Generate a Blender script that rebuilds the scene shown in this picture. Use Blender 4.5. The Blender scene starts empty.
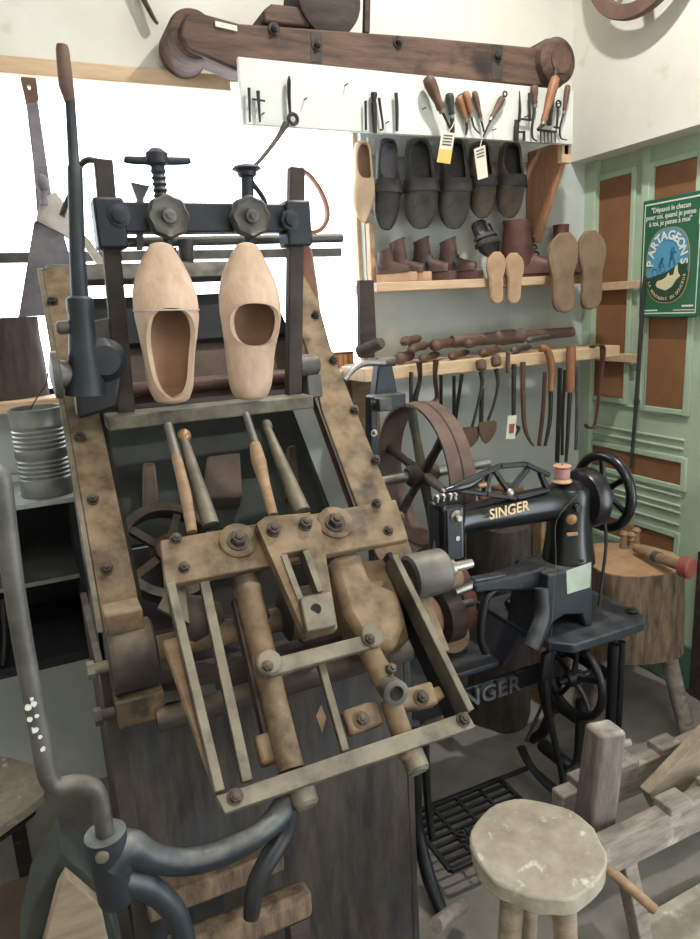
import bpy, bmesh, math, random
from mathutils import Vector as V, Matrix
random.seed(7)
sc = bpy.context.scene
C = sc.collection
PI = math.pi
# ---------------------------------------------------------------- survey of the room (camera calibration)
FOC, CX, CY, EYE = 690.0, 350.0, 469.5, 1.6
_X = V((1550, 244, -FOC)).normalized(); _Y = V((-315, 144, -FOC)).normalized()
_Y = (_Y - _X * _X.dot(_Y)).normalized(); _Z = _X.cross(_Y)
ROT = Matrix((_X, _Y, _Z))
EYEP = V((0, 0, EYE))
def ray(px, py): return (ROT @ V((px - CX, -(py - CY), -FOC))).normalized()
def oz(px, py, z): d = ray(px, py); return EYEP + d * ((z - EYE) / d.z)
def oy(px, py, y): d = ray(px, py); return EYEP + d * (y / d.y)
def ox(px, py, x): d = ray(px, py); return EYEP + d * (x / d.x)
S2 = math.sqrt(.5)
BN = V((0, -S2, S2)); BU = V((0, S2, S2)); XA = V((1, 0, 0)); YA = V((0, 1, 0)); ZA = V((0, 0, 1))
B0 = V((0, 1.067, .853))
def om(px, py, off=0.0):                      # point on the 45 degree working plane of the carving machine
    d = ray(px, py); p0 = B0 + BN * off
    return EYEP + d * ((p0 - EYEP).dot(BN) / d.dot(BN))
# ---------------------------------------------------------------- materials
def lin(h, sat=.80):
    h = h.lstrip('#'); o = []
    for i in (0, 2, 4):
        c = int(h[i:i+2], 16) / 255
        o.append(c / 12.92 if c <= .04045 else ((c + .055) / 1.055) ** 2.4)
    g = .3 * o[0] + .59 * o[1] + .11 * o[2]
    return (*[g + (c - g) * sat for c in o], 1)
def mat(name, a, b=None, scale=8, rough=.7, metal=0, bump=.15, stretch=(1, 1, 1), dust=None, damt=.6, wave=False, spots=None, coat=0):
    m = bpy.data.materials.new(name); m.use_nodes = True
    nt = m.node_tree; N = nt.nodes; L = nt.links
    bs = N['Principled BSDF']
    tc = N.new('ShaderNodeTexCoord'); mp = N.new('ShaderNodeMapping'); mp.inputs['Scale'].default_value = stretch
    L.new(tc.outputs['Object'], mp.inputs[0])
    nz = N.new('ShaderNodeTexNoise'); nz.inputs['Scale'].default_value = scale; nz.inputs['Detail'].default_value = 8; nz.inputs['Roughness'].default_value = .65
    L.new(mp.outputs[0], nz.inputs['Vector'])
    fac = nz.outputs['Fac']
    if wave:
        wv = N.new('ShaderNodeTexWave'); wv.inputs['Scale'].default_value = scale * .8; wv.inputs['Distortion'].default_value = 6; wv.inputs['Detail'].default_value = 3
        L.new(mp.outputs[0], wv.inputs['Vector'])
        mx = N.new('ShaderNodeMath'); mx.operation = 'MULTIPLY_ADD'; mx.inputs[1].default_value = .35
        L.new(wv.outputs['Fac'], mx.inputs[0])
        mm = N.new('ShaderNodeMath'); mm.operation = 'MULTIPLY'; mm.inputs[1].default_value = .75
        L.new(fac, mm.inputs[0]); L.new(mm.outputs[0], mx.inputs[2]); fac = mx.outputs[0]
    rp = N.new('ShaderNodeValToRGB'); rp.color_ramp.elements[0].position = .33; rp.color_ramp.elements[1].position = .68
    rp.color_ramp.elements[0].color = lin(b or a); rp.color_ramp.elements[1].color = lin(a)
    L.new(fac, rp.inputs[0]); col = rp.outputs[0]
    if spots:
        n2 = N.new('ShaderNodeTexNoise'); n2.inputs['Scale'].default_value = spots[1]; n2.inputs['Detail'].default_value = 5
        L.new(tc.outputs['Object'], n2.inputs['Vector'])
        r2 = N.new('ShaderNodeValToRGB'); r2.color_ramp.elements[0].position = spots[2]; r2.color_ramp.elements[1].position = spots[2] + .12
        L.new(n2.outputs['Fac'], r2.inputs[0])
        m2 = N.new('ShaderNodeMix'); m2.data_type = 'RGBA'; m2.inputs['B'].default_value = lin(spots[0])
        L.new(r2.outputs[0], m2.inputs['Factor']); L.new(col, m2.inputs['A']); col = m2.outputs['Result']
    if dust:                                       # settled dust lies on what faces up
        ge = N.new('ShaderNodeNewGeometry'); sp = N.new('ShaderNodeSeparateXYZ'); L.new(ge.outputs['Normal'], sp.inputs[0])
        n3 = N.new('ShaderNodeTexNoise'); n3.inputs['Scale'].default_value = 22; n3.inputs['Detail'].default_value = 6
        L.new(tc.outputs['Object'], n3.inputs['Vector'])
        mr = N.new('ShaderNodeMapRange'); mr.inputs['From Min'].default_value = .15; mr.inputs['From Max'].default_value = .95
        L.new(sp.outputs['Z'], mr.inputs['Value'])
        r3 = N.new('ShaderNodeMapRange'); r3.inputs['From Min'].default_value = .3; r3.inputs['From Max'].default_value = .65
        L.new(n3.outputs['Fac'], r3.inputs['Value'])
        k = N.new('ShaderNodeMath'); k.operation = 'MULTIPLY'; L.new(mr.outputs[0], k.inputs[0]); L.new(r3.outputs[0], k.inputs[1])
        k2 = N.new('ShaderNodeMath'); k2.operation = 'MULTIPLY'; k2.inputs[1].default_value = damt; L.new(k.outputs[0], k2.inputs[0])
        m3 = N.new('ShaderNodeMix'); m3.data_type = 'RGBA'; m3.inputs['B'].default_value = lin(dust)
        L.new(k2.outputs[0], m3.inputs['Factor']); L.new(col, m3.inputs['A']); col = m3.outputs['Result']
    L.new(col, bs.inputs['Base Color'])
    bs.inputs['Roughness'].default_value = rough; bs.inputs['Metallic'].default_value = metal
    if coat: bs.inputs['Coat Weight'].default_value = coat; bs.inputs['Coat Roughness'].default_value = .15
    if bump:
        bp = N.new('ShaderNodeBump'); bp.inputs['Strength'].default_value = bump; bp.inputs['Distance'].default_value = .01
        L.new(nz.outputs['Fac'], bp.inputs['Height']); L.new(bp.outputs[0], bs.inputs['Normal'])
    return m
M = {}
def dm(key, *a, **k): M[key] = mat(key, *a, **k)
dm('plaster', '#dedbd0', '#d2cfc2', scale=3, rough=.9, bump=.25, spots=('#c9c4b2', 9, .66))
dm('plaster_low', '#c3c9c4', '#b1bab7', scale=3, rough=.9, bump=.3, spots=('#d0d1c6', 4, .6))
dm('ceiling_white', '#dcd9cf', '#d2cfc5', scale=3, rough=.9)
dm('concrete', '#8d877b', '#6f695f', scale=4, rough=.85, bump=.2, spots=('#a49b8b', 2.2, .58))
dm('green_paint', '#b3c8ac', '#9db79a', scale=5, rough=.6, bump=.12)
dm('green_shadow', '#4f7462', '#40614f', scale=5, rough=.7, bump=.12)  # darkened copy of the door green, shadow put into the colour
dm('brown_paint', '#95602e', '#815128', scale=6, rough=.6, bump=.1)
dm('pale_pine', '#d8b58c', '#c49d73', scale=4, rough=.65, bump=.08, stretch=(2, 14, 14))
dm('orange_pine', '#bd8354', '#9a6440', scale=4, rough=.65, bump=.08, stretch=(10, 10, 1.5))
dm('board_white', '#d4d6cf', '#c6c9c2', scale=5, rough=.7, bump=.06, spots=('#b8b5a8', 30, .70))
dm('beam_wood', '#6d4f3d', '#3d2a22', scale=5, rough=.8, bump=.4, stretch=(1, 7, 7), spots=('#241b18', 5, .6))
dm('dark_wood', '#4a3a33', '#2b211e', scale=5, rough=.8, bump=.3, stretch=(1, 6, 6))
dm('box_wood', '#4c4138', '#1d1b1c', scale=5, rough=.85, bump=.35, stretch=(6, 6, 1), spots=('#343c3e', 3.5, .55))
dm('tan_wood', '#a5825b', '#7d5e40', scale=5, rough=.75, bump=.2, stretch=(2, 8, 8))
dm('grey_wood', '#9b8f82', '#6f645b', scale=6, rough=.85, bump=.3, stretch=(1.5, 8, 8), spots=('#b5aa9c', 12, .6))
dm('stool_wood', '#aea28d', '#8a7e6a', scale=14, rough=.85, bump=.25, spots=('#cfc8b8', 30, .62))
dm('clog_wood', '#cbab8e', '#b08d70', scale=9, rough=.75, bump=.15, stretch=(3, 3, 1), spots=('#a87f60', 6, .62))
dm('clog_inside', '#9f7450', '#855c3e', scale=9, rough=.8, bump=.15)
dm('clog_pale', '#dcb993', '#cba57d', scale=6, rough=.6, bump=.08)
dm('clog_dark', '#55504c', '#302d2d', scale=14, rough=.65, bump=.25, spots=('#6a6460', 18, .62))
dm('clog_brown', '#6d5a4c', '#40352f', scale=12, rough=.7, bump=.25, spots=('#8a7561', 14, .62))
dm('leather_black', '#3a3534', '#242223', scale=25, rough=.55, bump=.2)
dm('leather_red', '#6b3d34', '#44261f', scale=16, rough=.5, bump=.25)
dm('leather_brown', '#664437', '#3c2a23', scale=18, rough=.55, bump=.25)
dm('sole_tan', '#93765a', '#755a42', scale=10, rough=.8, bump=.15, spots=('#6f5135', 6, .62))
dm('sole_wood', '#c39c78', '#a37a57', scale=10, rough=.75, bump=.1)
dm('rust_dust', '#8f6f46', '#4c3b2b', scale=11, rough=.8, metal=.15, bump=.25, dust='#98876a', damt=.6, spots=('#3b312a', 13, .56))
dm('rust_dark', '#4e4138', '#2c2624', scale=9, rough=.7, metal=.25, bump=.25, dust='#8a7557', damt=.55)
dm('iron_grey', '#6a6762', '#3c3935', scale=10, rough=.55, metal=.5, bump=.15, dust='#a09683', damt=.5)
dm('iron_bar', '#786f5d', '#4a4337', scale=14, rough=.6, metal=.35, bump=.2, dust='#a0937a', damt=.6, spots=('#3f382f', 16, .58))
dm('iron_blue', '#2a333b', '#1a2027', scale=8, rough=.5, metal=.3, bump=.15, dust='#888a82', damt=.7)
dm('iron_black', '#1c1d22', '#121317', scale=10, rough=.45, metal=.2, bump=.1, dust='#56585a', damt=.3)
dm('gloss_black', '#0f1116', '#0a0b0f', scale=6, rough=.3, bump=.02, coat=.25)
dm('table_black', '#2c3440', '#1c222b', scale=9, rough=.5, metal=.2, bump=.1, dust='#66686a', damt=.5)
dm('steel', '#a9a49d', '#7d7770', scale=14, rough=.35, metal=.8, bump=.08)
dm('post_wood', '#82746b', '#5d524c', scale=6, rough=.85, bump=.3, stretch=(8, 8, 1.5), dust='#b5ab9e', damt=.9)
dm('grey_tan', '#a18d74', '#7f6c57', scale=5, rough=.8, bump=.2, stretch=(2, 8, 8))
dm('tin', '#9a9b97', '#787a78', scale=10, rough=.42, metal=.7, bump=.1, spots=('#a3a29b', 9, .6))
dm('belt_wood', '#75594d', '#594239', scale=10, rough=.65, bump=.15)
dm('red_wood', '#8a5743', '#6a4132', scale=8, rough=.7, bump=.15)
dm('handle_orange', '#a4683c', '#7f4c2b', scale=14, rough=.5, bump=.08)
dm('handle_brown', '#73503b', '#4b3326', scale=14, rough=.6, bump=.12)
dm('tool_iron', '#3f3a38', '#28251f', scale=16, rough=.6, metal=.4, bump=.15)
dm('spade_rust', '#6b4d38', '#513a2c', scale=16, rough=.7, metal=.2, bump=.15)
dm('cloth_grey', '#857f86', '#625d64', scale=10, rough=.9, bump=.3)
dm('canvas', '#c9beb4', '#a2968f', scale=10, rough=.95, bump=.3)
dm('tag_yellow', '#e8b43c', '#e0a830', scale=4, rough=.7, bump=0)
dm('tag_white', '#d9d3c2', '#cfc8b6', scale=6, rough=.8, bump=0)
dm('paper_green', '#b9c4b4', '#a5b2a1', scale=20, rough=.7, bump=.05)
dm('pink_thread', '#c58f8a', '#b07a76', scale=60, rough=.7, bump=.1, stretch=(.2, .2, 5))
dm('spool_wood', '#d6a27e', '#c08c68', scale=20, rough=.5, bump=.05)
dm('gold', '#d8b878', '#c9a866', scale=20, rough=.4, metal=.3, bump=0)
dm('silver_letter', '#7b8084', '#585d62', scale=20, rough=.5, metal=.4, bump=.1)
dm('brass', '#a87b4e', '#8c6238', scale=20, rough=.4, metal=.5, bump=.05)
dm('mallet_red', '#a2463a', '#8a382e', scale=14, rough=.5, bump=.08)
dm('poster_green', '#176b46', '#14623f', scale=3, rough=.4, bump=0)
dm('poster_white', '#dfe6da', '#d4dccf', scale=6, rough=.5, bump=0)
dm('poster_blue', '#3f9fc4', '#3492b8', scale=4, rough=.5, bump=0)
dm('poster_dkblue', '#1d5f92', '#1a5684', scale=4, rough=.5, bump=0)
dm('poster_dkgreen', '#1f4d33', '#1a422b', scale=9, rough=.5, bump=0)
dm('poster_cream', '#d9cf9b', '#cdc28c', scale=6, rough=.5, bump=0)
dm('poster_tan', '#c09a66', '#b08a58', scale=6, rough=.5, bump=0)
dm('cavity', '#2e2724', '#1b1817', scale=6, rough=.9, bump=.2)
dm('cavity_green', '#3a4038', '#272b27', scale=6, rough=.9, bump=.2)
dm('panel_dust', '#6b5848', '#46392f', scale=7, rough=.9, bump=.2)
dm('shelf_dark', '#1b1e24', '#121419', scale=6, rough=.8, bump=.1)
dm('shelf_edge', '#aab0ae', '#8f9695', scale=8, rough=.6, bump=.1)
dm('white_flake', '#cfd3c8', '#bfc4b8', scale=10, rough=.8, bump=.1)
dm('orange_box', '#cf8a3f', '#b87430', scale=10, rough=.6, bump=.05)
dm('bark', '#54473f', '#352c28', scale=9, rough=.95, bump=.6, stretch=(4, 4, 1))
dm('end_grain', '#b98d61', '#94693f', scale=9, rough=.85, bump=.2)
dm('block_wood', '#856a4e', '#443426', scale=9, rough=.85, bump=.4, stretch=(5, 5, 1))
dm('crate_brown', '#5f4838', '#46342a', scale=5, rough=.85, bump=.15)
dm('wheel_wood', '#7b5b4b', '#5a4136', scale=6, rough=.7, bump=.2)
dm('glass_dark', '#333b33', '#222822', scale=6, rough=.6, bump=.05)
gm = bpy.data.materials.new('window_glass'); gm.use_nodes = True
nt = gm.node_tree; nt.nodes.clear()
o_ = nt.nodes.new('ShaderNodeOutputMaterial'); t_ = nt.nodes.new('ShaderNodeBsdfTransparent'); g_ = nt.nodes.new('ShaderNodeBsdfGlossy'); x_ = nt.nodes.new('ShaderNodeMixShader')
g_.inputs['Roughness'].default_value = .05; x_.inputs[0].default_value = .06
nt.links.new(t_.outputs[0], x_.inputs[1]); nt.links.new(g_.outputs[0], x_.inputs[2]); nt.links.new(x_.outputs[0], o_.inputs[0])
M['glass'] = gm
# ---------------------------------------------------------------- mesh helpers (all take world points)
def nb(): return bmesh.new()
def frame_of(d, up=None):
    d = V(d).normalized(); up = V(up) if up else (ZA if abs(d.z) < .9 else XA)
    s = d.cross(up).normalized(); u = s.cross(d).normalized()
    return d, s, u
def face(bm, vs):
    try: return bm.faces.new(vs)
    except ValueError: return None
def prism(bm, pts, off):
    a = [bm.verts.new(V(p)) for p in pts]; b = [bm.verts.new(V(p) + V(off)) for p in pts]
    face(bm, a); face(bm, b[::-1])
    for i in range(len(a)):
        j = (i + 1) % len(a); face(bm, [a[j], a[i], b[i], b[j]])
    return bm
def box(bm, lo, hi):
    x0, y0, z0 = lo; x1, y1, z1 = hi
    return prism(bm, [(x0, y0, z0), (x1, y0, z0), (x1, y1, z0), (x0, y1, z0)], (0, 0, z1 - z0))
def obox(bm, c, ax, ay, az):                       # centre and three half axes
    c, ax, ay, az = V(c), V(ax), V(ay), V(az)
    return prism(bm, [c - ax - ay - az, c + ax - ay - az, c + ax + ay - az, c - ax + ay - az], az * 2)
def bar(bm, p0, p1, w, h, up=None):                # rectangular bar between points: w across, h along up
    p0, p1 = V(p0), V(p1); d, s, u = frame_of(p1 - p0, up)
    q = [p0 - s * w / 2 - u * h / 2, p0 + s * w / 2 - u * h / 2, p0 + s * w / 2 + u * h / 2, p0 - s * w / 2 + u * h / 2]
    return prism(bm, q, p1 - p0)
def smooth_path(pts, k=5):
    P = [V(p) for p in pts]
    if len(P) < 3: return P, [i / (len(P) - 1) for i in range(len(P))]
    out, ts = [], []
    for i in range(len(P) - 1):
        a = P[max(i - 1, 0)]; b = P[i]; c = P[i + 1]; d = P[min(i + 2, len(P) - 1)]
        for j in range(k):
            t = j / k
            out.append(.5 * ((2 * b) + (c - a) * t + (2 * a - 5 * b + 4 * c - d) * t * t + (3 * b - a - 3 * c + d) * t ** 3)); ts.append(i + t)
    out.append(P[-1]); ts.append(len(P) - 1)
    return out, [t / (len(P) - 1) for t in ts]
def tube(bm, pts, r, n=12, smooth=True, flat=1.0, up=None):
    if smooth and len(pts) > 2: P, ts = smooth_path(pts)
    else: P = [V(p) for p in pts]; ts = [i / (len(P) - 1) for i in range(len(P))]
    rs = r if isinstance(r, (list, tuple)) else [r] * len(pts)
    rings = []; prev = None
    for i, p in enumerate(P):
        d = (P[min(i + 1, len(P) - 1)] - P[max(i - 1, 0)]).normalized()
        if prev is None: _, s, u = frame_of(d, up)
        else:
            s = (prev - d * prev.dot(d)).normalized(); u = s.cross(d).normalized()
        prev = s
        f = ts[i] * (len(rs) - 1); k = min(int(f), len(rs) - 2); rr = rs[k] + (rs[k + 1] - rs[k]) * (f - k)
        rings.append([bm.verts.new(p + s * (math.cos(2 * PI * q / n) * rr) + u * (math.sin(2 * PI * q / n) * rr * flat)) for q in range(n)])
    for a, b in zip(rings, rings[1:]):
        for q in range(n): face(bm, [a[q], a[(q + 1) % n], b[(q + 1) % n], b[q]])
    face(bm, rings[0][::-1]); face(bm, rings[-1])
    return bm
def lathe(bm, c, axis, prof, n=24, closed=False, jit=0):   # prof: (radius, height along axis)
    c = V(c); d, s, u = frame_of(axis)
    rings = []
    js = [1 + jit * (random.random() - .5) for _ in range(n)]
    for r, h in prof:
        rings.append([bm.verts.new(c + d * h + (s * math.cos(2 * PI * q / n) + u * math.sin(2 * PI * q / n)) * max(r, 1e-4) * js[q]) for q in range(n)])
    pr = list(zip(rings, rings[1:]))
    if closed: pr.append((rings[-1], rings[0]))
    for a, b in pr:
        for q in range(n): face(bm, [a[q], a[(q + 1) % n], b[(q + 1) % n], b[q]])
    if not closed: face(bm, rings[0][::-1]); face(bm, rings[-1])
    return bm
def cyl(bm, p0, p1, r, n=20, r2=None):
    p0, p1 = V(p0), V(p1); return lathe(bm, p0, p1 - p0, [(r, 0), (r if r2 is None else r2, (p1 - p0).length)], n)
def ring(bm, c, axis, r0, r1, h, n=40):
    return lathe(bm, c, axis, [(r0, -h / 2), (r1, -h / 2), (r1, h / 2), (r0, h / 2)], n, closed=True)
def torus(bm, c, axis, R, r, n=40, k=10):
    return lathe(bm, c, axis, [(R + r * math.cos(2 * PI * i / k), r * math.sin(2 * PI * i / k)) for i in range(k)], n, closed=True)
def ball(bm, c, r, n=16, sx=1, axis=ZA):
    return lathe(bm, c, axis, [(r * math.sin(PI * i / 10), -r * sx * math.cos(PI * i / 10)) for i in range(11)], n)
def plate_hole(bm, outer, inner, off):              # outer and inner loops with the same count
    a = [bm.verts.new(V(p)) for p in outer]; b = [bm.verts.new(V(p)) for p in inner]
    c = [bm.verts.new(V(p) + V(off)) for p in outer]; d = [bm.verts.new(V(p) + V(off)) for p in inner]
    n = len(a)
    for i in range(n):
        j = (i + 1) % n
        face(bm, [a[i], a[j], b[j], b[i]]); face(bm, [c[j], c[i], d[i], d[j]]); face(bm, [a[j], a[i], c[i], c[j]]); face(bm, [b[i], b[j], d[j], d[i]])
    return bm
def hexbolt(bm, p, axis, r, wr=None):
    d, s, u = frame_of(axis); p = V(p)
    lathe(bm, p, d, [(wr or r * 1.5, 0), (wr or r * 1.5, r * .25)], 20)
    lathe(bm, p + d * r * .25, d, [(r, 0), (r, r * .8), (r * .85, r * .95)], 6)
    lathe(bm, p + d * r * 1.1, d, [(r * .55, 0), (r * .55, r * .5), (r * .4, r * .6)], 12)
    return bm
# ---------------------------------------------------------------- objects
BASE = {}
def mesh_obj(name, bm, material, base, angle=38, bev=0, smooth=True):
    bmesh.ops.remove_doubles(bm, verts=bm.verts, dist=1e-6)
    bmesh.ops.recalc_face_normals(bm, faces=bm.faces)
    bmesh.ops.translate(bm, verts=bm.verts, vec=-V(base))
    me = bpy.data.meshes.new(name); bm.to_mesh(me); bm.free()
    if smooth:
        for p in me.polygons: p.use_smooth = True
        me.set_sharp_from_angle(angle=math.radians(angle))
    me.materials.append(M[material] if isinstance(material, str) else material)
    o = bpy.data.objects.new(name, me); C.objects.link(o)
    if bev:
        b = o.modifiers.new('edge', 'BEVEL'); b.width = bev; b.segments = 2; b.limit_method = 'ANGLE'; b.angle_limit = math.radians(40)
    return o
def tag(o, label, cat, group=None):
    o['label'] = label; o['category'] = cat
    if group: o['group'] = group
def thing(name, label, cat, base, group=None):
    o = bpy.data.objects.new(name, None); C.objects.link(o); o.location = V(base); o.empty_display_size = .05
    tag(o, label, cat, group); BASE[o.name] = V(base); return o
def part(name, bm, material, parent, bev=0, angle=38, label=None, smooth=True):
    b = BASE[parent.name]; o = mesh_obj(name, bm, material, b, angle, bev, smooth); o.parent = parent; BASE[o.name] = b
    if label: o['label'] = label
    return o
def solo(name, bm, material, label, cat, group=None, bev=0, angle=38):
    lo = V((min(v.co.x for v in bm.verts), min(v.co.y for v in bm.verts), min(v.co.z for v in bm.verts)))
    hi = V((max(v.co.x for v in bm.verts), max(v.co.y for v in bm.verts), max(v.co.z for v in bm.verts)))
    base = V(((lo.x + hi.x) / 2, (lo.y + hi.y) / 2, lo.z))
    o = mesh_obj(name, bm, material, base, angle, bev); o.location = base; BASE[o.name] = base
    tag(o, label, cat, group); return o
def struct(name, bm, material, parent=None, bev=0):
    o = mesh_obj(name, bm, material, (0, 0, 0), bev=bev)
    if parent: o.parent = parent
    else: o['kind'] = 'structure'
    BASE[o.name] = V((0, 0, 0)); return o
def text_bm(s, size, o, right, up, depth=.002, spacing=1.0, xscale=1.0, bold=0.0):
    cu = bpy.data.curves.new('lettering', 'FONT'); cu.body = s; cu.size = size; cu.extrude = depth / 2; cu.align_x = 'CENTER'; cu.align_y = 'CENTER'; cu.space_character = spacing; cu.offset = bold; cu.resolution_u = 3
    ob = bpy.data.objects.new('lettering', cu); C.objects.link(ob)
    dg = bpy.context.evaluated_depsgraph_get(); me = bpy.data.meshes.new_from_object(ob.evaluated_get(dg))
    bm = nb(); bm.from_mesh(me)
    r = V(right).normalized(); u = V(up).normalized(); n = r.cross(u)
    mx = Matrix(((r.x * xscale, u.x, n.x, o[0]), (r.y * xscale, u.y, n.y, o[1]), (r.z * xscale, u.z, n.z, o[2]), (0, 0, 0, 1)))
    bm.transform(mx)
    bpy.data.objects.remove(ob); bpy.data.curves.remove(cu); bpy.data.meshes.remove(me)
    return bm
def join_bm(bm, other):
    me = bpy.data.meshes.new('tmp'); other.to_mesh(me); other.free(); bm.from_mesh(me); bpy.data.meshes.remove(me); return bm
# ================================================================ the room
WB, WR, WRD, HEAD, CEIL = 2.38, 2.155, 2.265, 2.14, 3.4
struct('floor', box(nb(), (-1.8, -2.0, -.1), (2.6, 2.7, 0)), 'concrete')
struct('ceiling', box(nb(), (-1.8, -2.0, CEIL), (2.6, 2.7, CEIL + .1)), 'ceiling_white')
WX0, WX1, WZ0, WZ1 = -1.1, 1.19, 1.385, 2.335
bm = nb(); box(bm, (-1.8, WB, 0), (2.6, WB + .25, WZ0)); box(bm, (WX1, WB, WZ0), (2.6, WB + .06, WZ1)); box(bm, (-1.8, WB, WZ0), (WX0, WB + .25, WZ1))
struct('wall_back', bm, 'plaster_low')
struct('wall_back_upper', box(nb(), (-1.8, WB, WZ1), (2.6, WB + .25, CEIL)), 'plaster')
struct('wall_right', box(nb(), (WR, -2.0, HEAD), (2.6, WB, CEIL)), 'plaster')
struct('wall_left', box(nb(), (-1.9, -2.0, 0), (-1.8, 2.7, CEIL)), 'plaster')
struct('wall_front', box(nb(), (-1.8, -2.1, 0), (2.6, -2.0, CEIL)), 'plaster')
# window: frame, middle rail, glass, sill and lintel board
win = struct('window_1', box(nb(), (WX1 - .015, WB + .03, WZ0), (WX1, WB + .06, WZ1)), 'pale_pine')
struct('window_rail', box(nb(), (WX0, WB + .10, 1.795), (WX1 - .05, WB + .14, 1.825)), 'iron_grey', win)
struct('window_post', box(nb(), (-.5, WB + .10, WZ0), (-.45, WB + .15, WZ1)), 'pale_pine', win)
struct('window_pane', box(nb(), (WX0, WB + .12, WZ0), (WX1 - .05, WB + .126, WZ1)), 'glass', win)
struct('trim_1', box(nb(), (WX0 - .1, WB - .03, 2.30), (.72, WB, 2.345)), 'pale_pine', bev=.003)
struct('trim_2', box(nb(), (WX0 - .1, WB - .12, WZ0 - .035), (WX1, WB + .25, WZ0)), 'pale_pine', bev=.004)
# green panelled door in its recess in the right wall
door = struct('door_1', box(nb(), (WRD, .3, 0), (WRD + .05, WB, HEAD)), 'green_paint')
def yz(px, py, x=WRD): p = ox(px, py, x); return p.y, p.z
def dslab(name, y0, y1, z0, z1, m, t=.012, bev=.002):
    return struct(name, box(nb(), (WRD - t, min(y0, y1), z0), (WRD, max(y0, y1), z1)), m, door, bev)
yA0, yA1 = yz(590, 300)[0], yz(629, 300)[0]; zA = yz(600, 396)[1]
yB0, yB1 = yz(646, 405)[0], yz(685, 410)[0]; zB = yz(660, 407)[1]
def panel(y0, y1, z0, z1):
    dslab('door_panel', y0, y1, z0, z1, 'brown_paint', .004)
    bm = nb(); y0, y1 = max(y0, y1), min(y0, y1)
    for a, b, c, d in ((y0, y0 + .022, z0 - .022, z1 + .022), (y1 - .022, y1, z0 - .022, z1 + .022), (y1, y0, z0 - .022, z0), (y1, y0, z1, z1 + .022)):
        box(bm, (WRD - .013, a, c), (WRD, b, d))
    struct('panel_moulding', bm, 'green_paint', door, .003)
panel(yA0, yA1, zA, 2.06); panel(yB0, yB1, zB, 2.06)
yC0, yC1 = yz(577, 450)[0], yz(683, 470)[0]
zC1, zC0 = yz(630, 452)[1], yz(630, 473)[1]
panel(yC0, yC1, zC0, zC1)
zD1, zD0 = yz(660, 532)[1], yz(660, 551)[1]
panel(yz(577, 520)[0], yz(676, 540)[0], zD0, zD1)
for z in (zC1 + .05, zC1 + .085, zC1 + .19, zC0 - .05, zC0 - .09, zD1 + .05, zD1 + .10):
    dslab('door_bead', yC0, yC1, z, z + .010, 'green_paint', .009, .003)
dslab('door_stile', yz(636, 300)[0] - .02, yz(636, 300)[0] - .055, zC1 + .23, HEAD, 'green_paint', .018)
dslab('door_casing', WB, WB - .06, 0, HEAD, 'green_paint', .03)
dslab('door_foot_shadow', .3, WB - .06, .02, .2, 'green_shadow', .016)  # added strip: shadow at the door foot painted as darker green
dslab('door_edge', yz(694, 660)[0], yz(700, 660)[0] - .05, 0, zD0 + .06, 'dark_wood', .02)
0 and struct('trim_3', box(nb(), (WR + .01, .3, HEAD - .05), (WRD, WB, HEAD)), 'green_shadow')
# ================================================================ light: two ceiling lamps, daylight in the window
def lamp(name, loc, size, watt, col, target=None):
    l = bpy.data.lights.new(name, 'AREA'); l.shape = 'DISK'; l.size = size; l.energy = watt; l.color = col
    o = bpy.data.objects.new(name, l); C.objects.link(o); o.location = loc
    d = V(target) - V(loc) if target else V((0, 0, -1)); o.rotation_euler = d.to_track_quat('-Z', 'Y').to_euler()
lamp('ceiling_light', (1.35, 1.35, 3.35), .09, 35, (1, .97, .92))
lamp('ceiling_light', (.3, -.7, 3.3), 1.1, 33, (1, .96, .90))
w = bpy.data.worlds.new('sky'); sc.world = w; w.use_nodes = True
bg = w.node_tree.nodes['Background']; bg.inputs[0].default_value = (.86, .94, 1, 1); bg.inputs[1].default_value = 6.5
cam = bpy.data.cameras.new('camera'); co = bpy.data.objects.new('camera', cam); C.objects.link(co); sc.camera = co
cam.sensor_fit = 'HORIZONTAL'; cam.sensor_width = 36; cam.lens = 36 * FOC / 700; cam.clip_start = .02
co.matrix_world = Matrix.Translation(EYEP) @ ROT.to_4x4()
vs = sc.view_settings; vs.view_transform = 'Standard'; vs.look = 'None'; vs.gamma = 1; vs.exposure = .12; vs.use_curve_mapping = False
# ================================================================ footwear builders
def lerp_tab(tab, t):
    for (a, x), (b, y) in zip(tab, tab[1:]):
        if t <= b: return x + (y - x) * ((t - a) / (b - a) if b > a else 0)
    return tab[-1][1]
def smooth_tab(tab, t): return sum(lerp_tab(tab, min(1, max(0, t + d))) for d in (-.035, -.018, 0, .018, .035)) / 5
CW = [(0, .50), (.05, .66), (.14, .76), (.3, .78), (.45, .86), (.6, 1), (.7, .98), (.8, .84), (.9, .58), (.96, .36), (1, .10)]
CWR = [(0, .50), (.05, .68), (.14, .80), (.3, .84), (.45, .90), (.6, 1), (.72, 1), (.82, .94), (.9, .80), (.96, .56), (1, .30)]
CT = [(0, .62), (.06, .74), (.2, .74), (.36, .82), (.46, .98), (.55, 1), (.65, .92), (.76, .72), (.87, .54), (.95, .46), (1, .42)]
CB = [(0, .06), (.05, 0), (.3, .02), (.45, .06), (.6, .0), (.75, .02), (.88, .14), (.95, .24), (1, .34)]
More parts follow.
